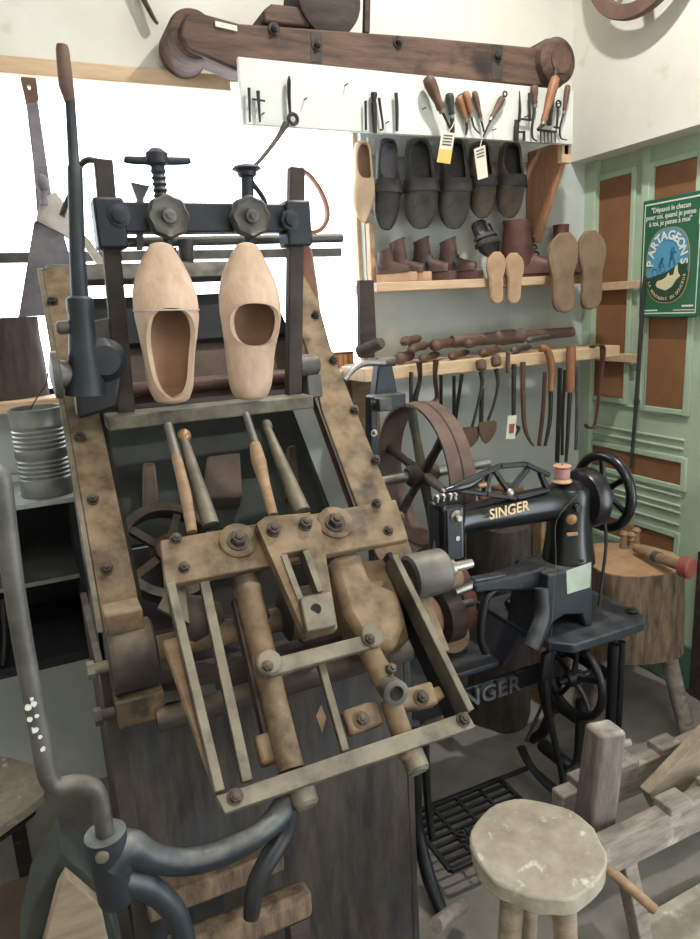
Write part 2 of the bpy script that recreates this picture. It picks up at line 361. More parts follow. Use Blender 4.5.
def clog_rings(L, W, H, o0=.05, o1=.48, wide=.95, tabs=(CW, CT, CB)):
    """rows of (x, outer points, inner points) of a carved clog; x from heel to toe, z up"""
    k = 15; rows = []
    ts = sorted({round(v, 5) for v in [.5 - .5 * math.cos(PI * i / 36) for i in range(37)] + [o0 + (o1 - o0) * (.5 - .5 * math.cos(PI * i / 26)) for i in range(27)] + [o0 - .004, o1 + .004]})
    ts = [t for i, t in enumerate(ts) if i == 0 or t - ts[i - 1] > .0008]
    for t in ts:
        w = W / 2 * smooth_tab(tabs[0], t); zt = H * smooth_tab(tabs[1], t); zb = H * smooth_tab(tabs[2], t)
        e = min(1, max(0, t / .02)) ** .5 * min(1, max(0, (1 - t) / .015)) ** .5
        w *= max(e, .05); zc = (zt + zb) / 2; h = (zt - zb) / 2 * max(e, .05)
        c = (o0 + o1) / 2; q = (o1 - o0) / 2
        ph = wide * math.sqrt(max(0, 1 - ((t - c) / q) ** 2)) if abs(t - c) < q else 0
        th = W * .085
        def ringpts(ww, hh, zz):
            pts = []
            for j in range(k):
                a = ph + (2 * PI - 2 * ph) * j / (k - 1)
                sx, sz = math.sin(a), math.cos(a)
                pts.append((ww * math.copysign(abs(sx) ** .8, sx), zz + hh * math.copysign(abs(sz) ** .8, sz)))
            return pts
        grow = min(1, max(0, (t - .035) / .04)) * min(1, max(0, (.84 - t) / .2))
        iw, ih = max((w - th) * grow, .0006), max((h - th) * grow, .0006)
        rows.append((t * L, ringpts(w, h, zc), ringpts(iw, ih, zc + (th * .3 if grow > .5 else 0))))
    return rows
def clog_meshes(L, W, H, mx, **kw):
    rows = clog_rings(L, W, H, **kw); k = len(rows[0][1])
    out, inn = nb(), nb()
    PHS = []
    O = [[out.verts.new(mx @ V((x, a, b))) for a, b in o] for x, o, _ in rows]
    I = [[inn.verts.new(mx @ V((x, a, b))) for a, b in i] for x, _, i in rows]
    R = [(out.verts.new(mx @ V((x, *i[0]))), out.verts.new(mx @ V((x, *i[-1])))) for x, _, i in rows]
    for A, B, ra, rb in zip(O, O[1:], R, R[1:]):
        for j in range(k - 1): face(out, [A[j], A[j + 1], B[j + 1], B[j]])
        if (A[0].co - A[-1].co).length > 1e-6 or (B[0].co - B[-1].co).length > 1e-6:
            face(out, [A[0], B[0], rb[0], ra[0]]); face(out, [A[-1], ra[1], rb[1], B[-1]])
    for A, B in zip(I, I[1:]):
        for j in range(k - 1): face(inn, [A[j], B[j], B[j + 1], A[j + 1]])
    face(out, O[0][::-1]); face(out, O[-1])
    return out, inn
def clog_strap(L, W, H, mx, t0, t1, grow=1.07, a0=-1.9, a1=1.9, th=.004):
    bm = nb(); rows = []
    for i in range(9):
        t = t0 + (t1 - t0) * i / 8
        w = W / 2 * smooth_tab(CW, t) * grow; zt = H * smooth_tab(CT, t); zb = H * smooth_tab(CB, t); zc = (zt + zb) / 2; h = (zt - zb) / 2 * grow
        r = []
        for s in (0, th):
            for j in range(17):
                a = a0 + (a1 - a0) * j / 16
                r.append(V((t * L, (w + s) * math.copysign(abs(math.sin(a)) ** .8, math.sin(a)), zc + (h + s) * math.copysign(abs(math.cos(a)) ** .8, math.cos(a)))))
        rows.append([bm.verts.new(mx @ p) for p in r])
    for A, B in zip(rows, rows[1:]):
        for j in range(16): face(bm, [A[j], A[j + 1], B[j + 1], B[j]]); face(bm, [A[17 + j], B[17 + j], B[18 + j], A[18 + j]])
        face(bm, [A[0], B[0], B[17], A[17]]); face(bm, [A[16], A[33], B[33], B[16]])
    for A in (rows[0], rows[-1]):
        for j in range(16): face(bm, [A[j], A[j + 1], A[18 + j], A[17 + j]])
    return bm
def place(heel, toe, facing):
    """matrix: local x heel to toe, local z towards facing"""
    x = (V(toe) - V(heel)).normalized(); z = (V(facing) - x * V(facing).dot(x)).normalized(); y = z.cross(x)
    return Matrix(((x.x, y.x, z.x, heel[0]), (x.y, y.y, z.y, heel[1]), (x.z, y.z, z.z, heel[2]), (0, 0, 0, 1)))
def sole_outline(L, W, n=40):
    tab = [(0, .3), (.04, .55), (.12, .72), (.3, .70), (.45, .68), (.62, .92), (.74, 1), (.86, .92), (.95, .62), (1, .25)]
    up = [(t, W / 2 * smooth_tab(tab, t) * (min(1, t / .015) ** .5 if t < .015 else 1)) for t in [i / n for i in range(n + 1)]]
    return [(t * L, w + .06 * W * math.sin(PI * t)) for t, w in up] + [(t * L, -w * .92 + .06 * W * math.sin(PI * t)) for t, w in up[::-1]]
def boot(name, label, cat, group, heel, ang, L, W, hshaft, upper, sole, wood_sole=True, lean=0, laces=False, strap=False, flap=True, inside='leather_black'):
    heel = V(heel); mx = Matrix.Translation(heel) @ Matrix.Rotation(ang, 4, 'Z')
    root = thing(name, label, cat, heel, group)
    st = .034 if wood_sole else .014; tmax = .84 if wood_sole else .984
    bm = nb(); o = sole_outline(L, W)
    prism(bm, [mx @ V((x, y, 0.0)) for x, y in o], (0, 0, st)); 
    part('sole', bm, sole, root, .004)
    bm = nb(); rows = []
    T = [(0, .80), (.1, .95), (.25, 1.0), (.4, .92), (.55, .72), (.7, .58), (.85, .46), (.95, .34), (1, .18)]
    hf = W * .85
    for i in range(25):
        t = .012 + (tmax - .012) * i / 24
        w = W / 2 * smooth_tab([(0, .3), (.04, .55), (.12, .72), (.3, .70), (.45, .72), (.62, .92), (.74, 1), (.86, .92), (.95, .62), (1, .25)], t) * .97
        h = hf * smooth_tab(T, t); r = []
        for j in range(15):
            a = -PI / 2 + PI * j / 14
            r.append(bm.verts.new(mx @ V((t * L, w * math.copysign(abs(math.sin(a)) ** .75, math.sin(a)) + .06 * W * math.sin(PI * t) * .5, st + h * max(0, math.cos(a)) ** .75))))
        rows.append(r)
    for A, B in zip(rows, rows[1:]):
        for j in range(14): face(bm, [A[j], A[j + 1], B[j + 1], B[j]])
        face(bm, [A[-1], A[0], B[0], B[-1]])
    face(bm, rows[0][::-1]); face(bm, rows[-1])
    up = part('upper', bm, upper, root, angle=60)
    # shaft, open at the top
    sh, ins = nb(), nb(); R_, Q_ = [], []
    nz = 8
    for i in range(nz + 1):
        f = i / nz; z = st + hf * .35 + (hshaft - hf * .35) * f
        cx = L * (.25 - .02 * f) + lean * f * L; rx = L * (.235 - .075 * f + (.03 if f > .9 else 0)); ry = W * (.36 + .05 * f)
        r, q = [], []
        for j in range(20):
            a = 2 * PI * j / 20; dz = (.10 * hshaft * math.cos(a) * f if flap else 0)
            r.append(sh.verts.new(mx @ V((cx + rx * math.cos(a), ry * math.sin(a), z + dz)))); q.append(V((cx + (rx - .006) * math.cos(a), (ry - .006) * math.sin(a), z + dz)))
        R_.append(r); Q_.append(q)
    for A, B in zip(R_, R_[1:]):
        for j in range(20): face(sh, [A[j], A[(j + 1) % 20], B[(j + 1) % 20], B[j]])
    q = [sh.verts.new(mx @ p) for p in Q_[-1]]
    for j in range(20): face(sh, [R_[-1][j], R_[-1][(j + 1) % 20], q[(j + 1) % 20], q[j]])
    q2 = [sh.verts.new(mx @ (p - V((0, 0, hshaft * .35)))) for p in Q_[-1]]
    for j in range(20): face(sh, [q[j], q[(j + 1) % 20], q2[(j + 1) % 20], q2[j]])
    face(sh, q2)
    part('shaft', sh, upper, root, angle=50)
    if laces:
        bm = nb()
        for i in range(5):
            f = i / 5; x = L * (.50 - .14 * f); z = st + hf * .72 + (hshaft - hf * .8) * f
            for s in (-1, 1): tube(bm, [mx @ V((x, s * W * .20, z)), mx @ V((x + .004, 0, z + .012)), mx @ V((x - .012, -s * W * .2, z + .018))], .0022, 6)
        part('lace', bm, inside, root)
    if strap:
        bm = nb(); pts = []
        for j in range(13):
            a = -PI / 2 + PI * j / 12; pts.append((W * .43 * math.sin(a), st + hf * .98 * max(0, math.cos(a)) ** .75 + .003))
        for (y0, z0), (y1, z1) in zip(pts, pts[1:]):
            prism(bm, [mx @ V((L * .36, y0, z0)), mx @ V((L * .36, y1, z1)), mx @ V((L * .47, y1, z1 - .008)), mx @ V((L * .47, y0, z0 - .008))], mx.to_3x3() @ V((.001, 0, .004)))
        part('strap', bm, inside, root)
    return root
# ================================================================ shoe shelf with its tool board
YBD = 2.14                                           # front of the tool board
sh = thing('shoe_shelf', 'wall shelf of pale pine with white tool board and orange side plank', 'shelf', (1.5, 2.3, 1.39))
b0, b1 = oy(238, 58, YBD), oy(575, 90, YBD)
bz0 = oy(400, 134, YBD).z
part('tool_board', box(nb(), (b0.x, YBD, bz0), (b1.x - .005, YBD + .018, b0.z + .004)), 'board_white', sh, .002)
# side plank: a triangle between board and wall
xs = 1.925
bm = nb(); f0 = oy(566, 152, YBD)
prism(bm, [(xs, YBD + .02, bz0 + .02), (xs, WB - .004, bz0 + .02), (xs, WB - .004, 1.82), (xs, WB - .07, 1.82), (xs, YBD + .02, bz0 - .03)], (.022, 0, 0))
part('side_plank', bm, 'orange_pine', sh, .002)
part('batten', box(nb(), (xs - .01, YBD + .02, bz0 - .06), (xs + .035, YBD + .045, bz0 + .05)), 'pale_pine', sh, .002)
zs = oy(470, 283, 2.19).z
part('shelf_plank', box(nb(), (1.135, 2.19, zs - .018), (2.10, WB - .004, zs + .014)), 'pale_pine', sh, .003)
part('upright_plank', box(nb(), (1.192, 2.345, zs + .015), (1.214, WB - .004, oy(362, 223, 2.35).z)), 'pale_pine', sh, .002)
for k_ in range(9): part('nail', cyl(nb(), V((b0.x + .06 + .14 * k_, YBD - .022, bz0 + .03 + .05 * (k_ % 3))), V((b0.x + .06 + .14 * k_, YBD + .004, bz0 + .03 + .05 * (k_ % 3))), .002, 8), 'tool_iron', sh)
part('peg_rail', box(nb(), (1.21, WB - .02, bz0 - .02), (1.92, WB - .004, bz0 + .04)), 'plaster_low', sh, .002)
# ---- six clogs hanging by the heel in a row
ZSHELF = zs + .014
def hanging(label, x0, x1, y0, y1, outer, inner, strap, ydep, tilt=0.0, o1=.48, toe=False):
    t_, b_ = oy((x0 + x1) / 2, y0, ydep), oy((x0 + x1) / 2 + tilt, y1, ydep)
    L = (t_ - b_).length; W = (oy(x1, (y0 + y1) / 2, ydep) - oy(x0, (y0 + y1) / 2, ydep)).x * .92
    H = min(W * .78, .085)
    root = thing('hanging_clog', label, 'clog', b_, 'row of clogs hung on the shelf wall')
    mx = place(t_ + V((0, .05, 0)), b_ + V((0, .045, 0)), (-.1, -1, 0))
    a, i = clog_meshes(L, W, H, mx, o0=.04, o1=o1, wide=1.12, tabs=((CWR if strap else CW), CT, CB))
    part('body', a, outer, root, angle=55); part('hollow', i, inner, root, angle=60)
    if strap: part('strap', clog_strap(L, W, H, mx, .46, .60), 'leather_black', root, angle=50)
    return root
hanging('pale unpainted wooden clog hanging first in the row, beside the window', 355, 378, 139, 222, 'clog_pale', 'clog_inside', False, 2.27)
hanging('slim shiny black clog with worn light insole, second in the hanging row', 378, 404, 137, 230, 'leather_black', 'cloth_grey', True, 2.27, -2)
hanging('broad grey black clog under the yellow tag, left of the pair', 405, 438, 137, 229, 'clog_dark', 'leather_black', True, 2.27, 2)
hanging('broad grey black clog with leather strap between both paper tags', 441, 472, 137, 229, 'clog_dark', 'leather_black', True, 2.27)
hanging('worn brown toed clog with black strap hanging behind the white tag', 471, 496, 140, 218, 'clog_brown', 'leather_black', True, 2.27, 2)
hanging('worn brown toed clog hanging last, against the orange side plank', 501, 527, 140, 218, 'clog_brown', 'leather_black', True, 2.27, -2)
# ---- boots on the shelf
def sx(px, y=2.26): return oy(px, 272, y).x
G = 'little leather boots with wooden soles'
boot('clog_boot', 'small brown boot with pale wooden toe at the window end of shelf', 'boot', G, (sx(372, 2.34) + .005, 2.315, ZSHELF), -.75, .15, .058, .082, 'leather_brown', 'sole_wood')
boot('clog_boot', 'small brown boot with pale wooden sole and raised flap, second on shelf', 'boot', G, (sx(384, 2.335) + .018, 2.335, ZSHELF), -.7, .160, .070, .115, 'leather_brown', 'sole_wood')
boot('clog_boot', 'dark strapped ankle boot, third on shelf beside the pale soled ones', 'boot', G, (sx(412, 2.335), 2.335, ZSHELF), -.7, .165, .074, .118, 'leather_brown', 'leather_brown', strap=True)
boot('clog_boot', 'dark strapped ankle boot on shelf just left of the leaning black clogs', 'boot', G, (sx(438, 2.335), 2.335, ZSHELF), -.7, .170, .074, .116, 'leather_brown', 'leather_brown', strap=True)
# pair of black slip-on clogs leaning
def leaning(label, top, bot, ydt, ydb, W):
    t_, b_ = oy(*top, ydt), oy(*bot, ydb); L = (t_ - b_).length
    root = thing('black_clog', label, 'clog', b_, 'pair of black clogs leaning on the shelf wall')
    mx = place(t_, b_, (-.15, -1, .35)); a, i = clog_meshes(L, W, W * .72, mx, o1=.5)
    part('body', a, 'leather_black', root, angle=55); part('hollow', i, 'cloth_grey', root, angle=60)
    part('strap', clog_strap(L, W, W * .72, mx, .42, .52), 'clog_dark', root, angle=50); part('toe_strap', clog_strap(L, W, W * .72, mx, .58, .70), 'clog_dark', root, angle=50)
leaning('black two strap clog standing on its toe behind small boots, grey insole showing', (475, 224), (489, 260), 2.335, 2.28, .085)
leaning('black clog mostly hidden, leaning beside the tall red boot', (486, 224), (497, 256), 2.364, 2.35, .036)
boot('ankle_boot', 'tall dark red laced leather boot with worn toe on the shelf', 'boot', None, (oy(503, 276, 2.3).x, 2.325, ZSHELF), -.5, .30, .108, .205, 'leather_red', 'leather_red', wood_sole=False, laces=True, flap=False)
boot('ankle_boot', 'dark laced boot at the far end of shelf, behind hanging wooden soles', 'boot', None, (oy(545, 276, 2.30).x + .05, 2.315, ZSHELF), -.1, .17, .085, .19, 'leather_red', 'leather_black', wood_sole=False, laces=True, flap=False)
# ---- pairs of soles hanging on the shelf edge
def sole(label, x0, x1, y0, y1, ydep, m, grp, thick=.014, lean=0, flip=1, strap=False):
    t_, b_ = oy((x0 + x1) / 2, y0, ydep), oy((x0 + x1) / 2, y1, ydep - lean); L = (t_ - b_).length
    W = (oy(x1, (y0 + y1) / 2, ydep) - oy(x0, (y0 + y1) / 2, ydep)).x
    mx = place(b_, t_, (-.1, -1, 0)); root = thing('hanging_sole', label, 'shoe sole', b_, grp)
    bm = nb(); prism(bm, [mx @ V((x, y * flip, 0)) for x, y in sole_outline(L, W)], mx.to_3x3() @ V((0, 0, thick))); part('outsole', bm, m, root, .003)
    bm = nb(); prism(bm, [mx @ V((.02 * L + x * .96, y * flip * .88, thick)) for x, y in sole_outline(L, W)], mx.to_3x3() @ V((0, 0, .003))); part('insole', bm, m, root, .001)
sole('slim pale tan insole hanging over shelf edge, left of its pair', 487, 505, 252, 304, 2.17, 'sole_wood', 'small pair of tan soles')
sole('slim pale tan insole hanging beside the red boot toe', 503, 521, 253, 304, 2.17, 'sole_wood', 'small pair of tan soles', flip=-1)
sole('large rough brown sole hanging off shelf end, nearer the boots', 549, 577, 233, 313, 2.13, 'sole_tan', 'large pair of brown soles', .02)
sole('large rough brown sole hanging off shelf end, nearer the green door', 575, 601, 231, 310, 2.13, 'sole_tan', 'large pair of brown soles', .02, flip=-1)
# ================================================================ tools on the white board
YT = YBD - .016
def T(px, py): return oy(px, py, YT)
GB = 'hand tools on the white board'
def awl(name, label, top, mid, tip, rh, rb, hm='handle_brown', bend=None, cat='tool', bm_='tool_iron', y=YT):
    a, b, c = oy(*top, y), oy(*mid, y), oy(*tip, y)
    root = thing(name, label, cat, c, GB)
    d = b - a; L = d.length
    bm = nb(); lathe(bm, a, d, [(rh * .35, 0), (rh * .85, L * .05), (rh, L * .2), (rh * .9, L * .45), (rh * .62, L * .75), (rh * .7, L * .9), (rh * .45, L)], 14); part('handle', bm, hm, root, angle=60)
    bm = nb(); lathe(bm, a + d * .95, d, [(rh * .55, 0), (rh * .55, .012)], 12); part('ferrule', bm, 'steel', root)
    pts = [b] + [oy(*q, y) for q in (bend or [])] + [c]
    part('blade', tube(nb(), pts, [rb, rb * .8, rb * .5][:max(2, min(3, len(pts)))], 8), bm_, root)
    return root
def pin(name, label, pts, r, m='tool_iron', cat='tool', extra=None, y=YT, flat=1.0):
    bm = nb(); tube(bm, [oy(*q, y) for q in pts], r, 8, flat=flat)
    if extra: extra(bm)
    return solo(name, bm, m, label, cat, GB, angle=60)
pin('small_chisel', 'thin dark iron pin at window end of the white tool board', [(249, 88), (250, 122)], [.005, .003])
pin('small_punch', 'small iron punch with crossbar, second on the white board', [(258, 91), (260, 122)], [.006, .003], extra=lambda bm: bar(bm, T(252, 99), T(265, 101), .004, .005))
r_ = thing('hoof_pick', 'long pointed dark iron tool with ring end, alone on the white board', 'tool', T(293, 122), GB)
part('shank', tube(nb(), [T(289, 76), T(289, 82), T(289, 95), T(290, 112)], [.003, .011, .010, .007], 10, flat=.5), 'tool_iron', r_)
part('ring_end', torus(nb(), T(293, 119), (0, 1, 0), .014, .006, 20, 8), 'tool_iron', r_)
bm = nb(); tube(bm, [oy(286, 124, 2.10), oy(276, 140, 2.08), oy(262, 158, 2.03), oy(247, 173, 1.98)], [.011, .007, .006, .004], 8)
solo('hanging_rod', bm, 'rust_dark', 'bent iron rod hanging from white board down to the carving machine', 'rod')
pin('small_file', 'short dark file in the middle of the board, above pale clog', [(365.5, 101), (366, 130)], [.007, .006], flat=.5)
awl('leather_stamp', 'flat headed iron stamp between the short file and a thin hook', (374, 92), (374, 103), (375, 133), .011, .009, 'tool_iron')
pin('thin_hook', 'thin bent iron hook leaning against the flat headed stamp', [(379, 98), (381, 112), (383, 128), (380, 130)], [.005, .003])
pin('narrow_chisel', 'narrow upright chisel left of the big handled awl', [(396, 93), (397, 110), (397, 131)], [.006, .006, .005])
awl('long_awl', 'long awl with fat dark handle poking above the board, beside narrow chisel', (427, 76), (442, 111), (454, 136), .021, .005, 'handle_brown', y=YT - .022)
awl('edge_iron', 'flat headed dark edge iron next to the fat handled awl', (449, 93), (452, 116), (453, 136), .015, .008, 'leather_black', y=YT - .004)
awl('leather_awl', 'awl with orange brown handle and stubby round tip', (458, 96), (466, 120), (466, 135), .013, .006, 'handle_orange', bend=[(467, 128)])
awl('curved_awl', 'awl with bright orange handle and curved blade', (465, 91), (471, 115), (480, 134), .014, .004, 'handle_orange', bend=[(474, 127)])
awl('stitching_awl', 'awl with straight dark brown handle holding the white tag string', (474, 91), (481, 119), (484, 132), .011, .004, 'handle_brown')
r_ = awl('hook_awl', 'slanting teardrop shaped dark tool with eyelet, right of the orange awls', (503, 97), (491, 119), (483, 137), .013, .004, 'handle_brown')
part('eyelet', torus(nb(), T(505, 94), (0, 1, 0), .008, .003, 16, 6), 'tool_iron', r_)
r_ = thing('marking_gauge', 'long key shaped iron gauge with stepped prongs', 'tool', T(520, 141), GB)
bm = nb(); tube(bm, [T(519.5, 91), T(520, 110), T(519, 122)], [.002, .007, .008], 8, flat=.5); part('shank', bm, 'tool_iron', r_)
bm = nb(); bar(bm, T(517, 120), T(516, 141), .018, .006, YA); bar(bm, T(517, 132), T(525, 132), .006, .006); bar(bm, T(524, 131), T(524, 141), .008, .006, YA); part('foot', bm, 'tool_iron', r_)
bm = nb(); bar(bm, T(529, 93), T(530, 120), .007, .006, YA); bar(bm, T(521, 119), T(531, 120), .006, .006); part('prong', bm, 'tool_iron', r_)
awl('bent_scraper', 'bent blade scraper with dark handle beside the key shaped gauge', (534, 85), (535, 105), (537, 141), .014, .005, 'handle_brown', bend=[(532, 128), (533, 138)])
awl('hanging_spoon_knife', 'scraper with large orange handle rising over the board edge', (556, 76), (543, 124), (538, 130), .018, .008, 'handle_orange', y=YT - .036)
r_ = thing('leather_comb', 'five toothed iron comb hanging under the orange handled scraper', 'tool', T(547, 142), GB)
part('handle', tube(nb(), [T(556, 70), T(553, 90), T(549, 125)], [.012, .010, .009], 10), 'leather_black', r_)
bm = nb(); bar(bm, T(539, 130), T(556, 132), .010, .006, ZA)
part('comb_head', bm, 'tool_iron', r_)
for k in range(5): part('tooth', tube(nb(), [T(540.5 + 3.6 * k, 131), T(541 + 3.6 * k, 143)], [.0028, .0018], 6), 'tool_iron', r_)
r_ = thing('old_key', 'small iron key between the comb and last hook', 'key', T(557, 129), GB)
part('bow', torus(nb(), T(558.5, 104), (0, 1, 0), .011, .0035, 18, 6), 'tool_iron', r_); part('shank', tube(nb(), [T(558, 108), T(557, 126)], .004, 8), 'tool_iron', r_)
bm = nb(); bar(bm, T(554, 127), T(560, 128), .008, .005); part('bit', bm, 'tool_iron', r_)
awl('hoof_knife', 'hooked knife with brown handle at the door end of the board', (568, 85), (564, 112), (567, 140), .011, .004, 'handle_brown', bend=[(560, 128), (561, 138)])
def paper_tag(label, pts, m, band, string, y):
    r = thing('hanging_paper_tag', label, 'tag', oy(*pts[2], y))
    q = [oy(*p, y) for p in pts]; part('card', prism(nb(), q, (0, .002, 0)), m, r)
    if band:
        part('yellow_band', prism(nb(), [q[0] * .45 + q[3] * .55 - V((0, .001, 0)), q[1] * .45 + q[2] * .55 - V((0, .001, 0)), q[2] - V((0, .001, 0)), q[3] - V((0, .001, 0))], (0, .001, 0)), 'tag_yellow', r, label='yellow lower half of the tag')
    n = 4 if band else 3
    for k in range(n):
        f = .1 + .1 * k; a = q[0].lerp(q[3], f).lerp(q[1].lerp(q[2], f), .15); b = q[0].lerp(q[3], f).lerp(q[1].lerp(q[2], f), .85)
        part('print_line', bar(nb(), a - V((0, .001, 0)), b - V((0, .001, 0)), .001, .004), 'iron_grey', r)
    part('string', tube(nb(), [oy(*p, y) for p in string], .0015, 6), 'tag_white', r)
paper_tag('yellow and white paper tag hanging over the broad black clogs', [(442, 132), (455, 133), (450, 164), (437, 162)], 'tag_white', True, [(447, 133), (452, 127), (455, 120)], YT - .03)
paper_tag('cream paper tag on string hanging over the brown toed clog', [(474, 149), (485, 145), (488, 177), (478, 180)], 'tag_white', False, [(480, 148), (482, 138), (482, 128)], YT - .035)
# ================================================================ long beam over the board
YT2 = 2.20
r_ = thing('beam_roller', 'long dark wooden beam with round roller at each end, above the white board', 'beam', (1.3, 2.25, 2.35))
a, b, c, d = oy(188, 13, 2.17), oy(556, 47, 2.17), oy(545, 87, 2.17), oy(205, 62, 2.17)
bm = nb(); prism(bm, [a, oy(200, 12, 2.17), oy(240, 23, 2.17), oy(420, 36, 2.17), oy(545, 48, 2.17), c, oy(420, 78, 2.17), oy(236, 70, 2.17), oy(205, 56, 2.17), oy(188, 50, 2.17), oy(180, 35, 2.17), oy(183, 20, 2.17)], (0, .10, 0)); part('timber', bm, 'beam_wood', r_, .008)
p = oy(194, 34, 2.19); part('roller', lathe(nb(), p, YA, [(.05, -.004), (.066, 0), (.072, .015), (.072, .16), (.066, .17)], 32), 'beam_wood', r_)
part('slot', obox(nb(), oy(226, 26.5, 2.168), XA * .032 + ZA * -.003, YA * .004, ZA * .007), 'tag_white', r_, label='pale slot cut through the timber')
p = oy(560, 60, 2.13); part('roller', lathe(nb(), p, YA, [(.03, -.006), (.062, -.004), (.078, .01), (.078, .04), (.084, .045), (.084, .12), (.078, .125), (.078, .22)], 32), 'beam_wood', r_)
bm = nb(); lathe(bm, p, YA, [(.035, -.012), (.045, -.010), (.045, -.003)], 24); part('roller_eye', bm, 'handle_brown', r_)
for q in ((274, 29), (317, 45), (398, 42), (497, 57)):
    hexbolt(bm := nb(), oy(*q, 2.168), (0, -1, 0), .011, .018); part('bolt', bm, 'tool_iron', r_)
for x in (311, 492):
    part('iron_band', prism(nb(), [oy(x, 32 if x < 400 else 44, 2.168), oy(x + 11, 33 if x < 400 else 45, 2.168), oy(x + 11, 63 if x < 400 else 80, 2.168), oy(x, 62 if x < 400 else 79, 2.168)], (0, .003, 0)), 'rust_dark', r_)
# things lying on the beam
r_ = thing('wooden_vice', 'dark wooden block with rounded iron hub lying on top of the long beam', 'vice', oy(310, 28, 2.24))
part('block', prism(nb(), [oy(263, 10, 2.2), oy(272, 3, 2.2), oy(318, 8, 2.2), oy(330, 28, 2.2), oy(264, 22, 2.2)], (0, .12, 0)), 'beam_wood', r_, .008)
part('hub', lathe(nb(), oy(330, -2, 2.19), YA, [(.05, -.02), (.105, 0), (.11, .05), (.11, .12), (.08, .14)], 32), 'dark_wood', r_)
part('stay', bar(nb(), oy(367, -14, 2.24), oy(366, 33, 2.24), .018, .02, YA), 'dark_wood', r_)
bm = nb(); tube(bm, [oy(136, -14, 2.36), oy(146, 4, 2.355), oy(154, 19, 2.35), (oy(158, 24, 2.35))], [.018, .016, .013, .008], 8, flat=.5)
solo('hanging_hook', bm, 'beam_wood', 'short dark wooden peg on the plaster above the window', 'hook')
# ================================================================ old wheel on the right wall
XWH = 2.085
p = ox(640, 16, XWH); wc = V((XWH, p.y, p.z + .255))
r_ = thing('hanging_cart_wheel', 'old spoked wooden wheel hung high on the right wall near ceiling', 'wheel', p)
part('rim', ring(nb(), wc, XA, .205, .255, .03, 56), 'wheel_wood', r_, .004)
part('hub', lathe(nb(), wc, XA, [(.04, -.05), (.05, -.04), (.05, .04), (.04, .05)], 24), 'wheel_wood', r_)
for k in range(6):
    a = 2 * PI * k / 6 + .35; dv = V((0, math.cos(a), math.sin(a)))
    part('spoke', bar(nb(), wc + dv * .04, wc + dv * .215, .022, .026, XA), 'wheel_wood', r_, .003)
part('wall_bracket', cyl(nb(), wc, V((WR, wc.y, wc.z)), .018), 'tool_iron', r_)
# ================================================================ tool rack
YR = 2.09
r_ = thing('tool_rack', 'pale pine rack plank below the shoe shelf, holding long handled tools', 'rack', (1.6, 2.2, 1.36))
ra, rb = oy(352, 378, YR), oy(620, 350, YR); ZR = ra.z * .5 + rb.z * .5 + .022
part('plank', box(nb(), (1.02, YR, ZR - .045), (rb.x, YR + .19, ZR)), 'pale_pine', r_, .003)
part('support', box(nb(), (1.06, YR + .19, .98), (1.17, YR + .26, ZR + .0)), 'tan_wood', r_, .003)
# wall cleats on the door
def cleat(label, x0, y0, x1, y1, hh, ylen):
    p0, p1 = ox(x0, y0, WRD - .03), ox(x1, y1, WRD - .03)
    bm = box(nb(), (WRD - .035, p1.y, p0.z - hh), (WRD - .019, p0.y + ylen, p0.z + hh)); return solo('wooden_cleat', bm, 'pale_pine', label, 'rail', bev=.002)
cleat('short pale batten on green door at shoe shelf height', 600, 287, 640, 289, .016, .03)
cleat('short pale batten on green door under the tool rack end', 606, 357, 637, 361, .017, .05)
# handles lying on the rack plank, pointing to the room
GR = 'turned handles lying on the tool rack'
hs = [((398, 366), (412, 347), .017, 'dark brown knob handle at the window end of the rack'),
      ((411, 364), (427, 350), .013, 'plump brown handle second from the window end of rack'),
      ((422, 364), (438, 351), .012, 'rust brown handle behind the first hanging strap'),
      ((434, 362), (452, 349), .017, 'thick smooth brown handle with pale end on the rack'),
      ((451, 364), (468, 351), .011, 'small dark handle below the long turned one, left'),
      ((467, 362), (484, 350), .015, 'reddish handle over the two small spades'),
      ((482, 362), (499, 351), .012, 'stubby dark handle right of the reddish one'),
      ((528, 358), (553, 352), .010, 'grey iron tipped handle near the tan hung tool')]
hs += [((404, 359), (420, 347), .013, 'upper dark handle heaped over the knob handle at window end'),
       ((513, 360), (530, 350), .011, 'slim dark handle lying left of the grey tipped handle')]
for k_, (q0, q1, rr, lab) in enumerate(hs):
    rr *= 1.3; a = oy(*q0, YR + (.02 if k_ % 2 == 0 else .035)); a.z = ZR + rr + .001 + (0 if k_ >= 9 else .062 if k_ == 8 else .034 if k_ % 2 else 0); b = oy(*q1, YR + .12); b.z = a.z + .002; d = b - a; L = max(d.length, .1)
    bm = nb(); lathe(bm, a, d, [(rr * .5, -.004), (rr * .92, .004), (rr, L * .15), (rr * .78, L * .5), (rr * .9, L * .8), (rr * .5, L)], 14)
    o = thing('turned_grip', lab, 'tool handle', a, GR); part('grip', bm, 'handle_brown' if 'grey' not in lab else 'iron_grey', o, angle=60)
    part('end_knob', lathe(nb(), a, -d, [(rr * .55, 0), (rr * .5, .006), (rr * .2, .010)], 12), 'handle_brown', o)
a, b = oy(452, 345, YR + .155), oy(572, 343, YR + .155); a.z = b.z = ZR + .058
bm = nb(); lathe(bm, a, b - a, [(.022, 0), (.024, .01), (.024, .20), (.029, .21), (.025, .22), (.031, .235), (.027, .31), (.030, .33), (.023, .34), (.020, (b - a).length)], 18)
solo('turned_shaft', bm, 'belt_wood', 'long turned reddish wooden shaft lying along the rack', 'handle')
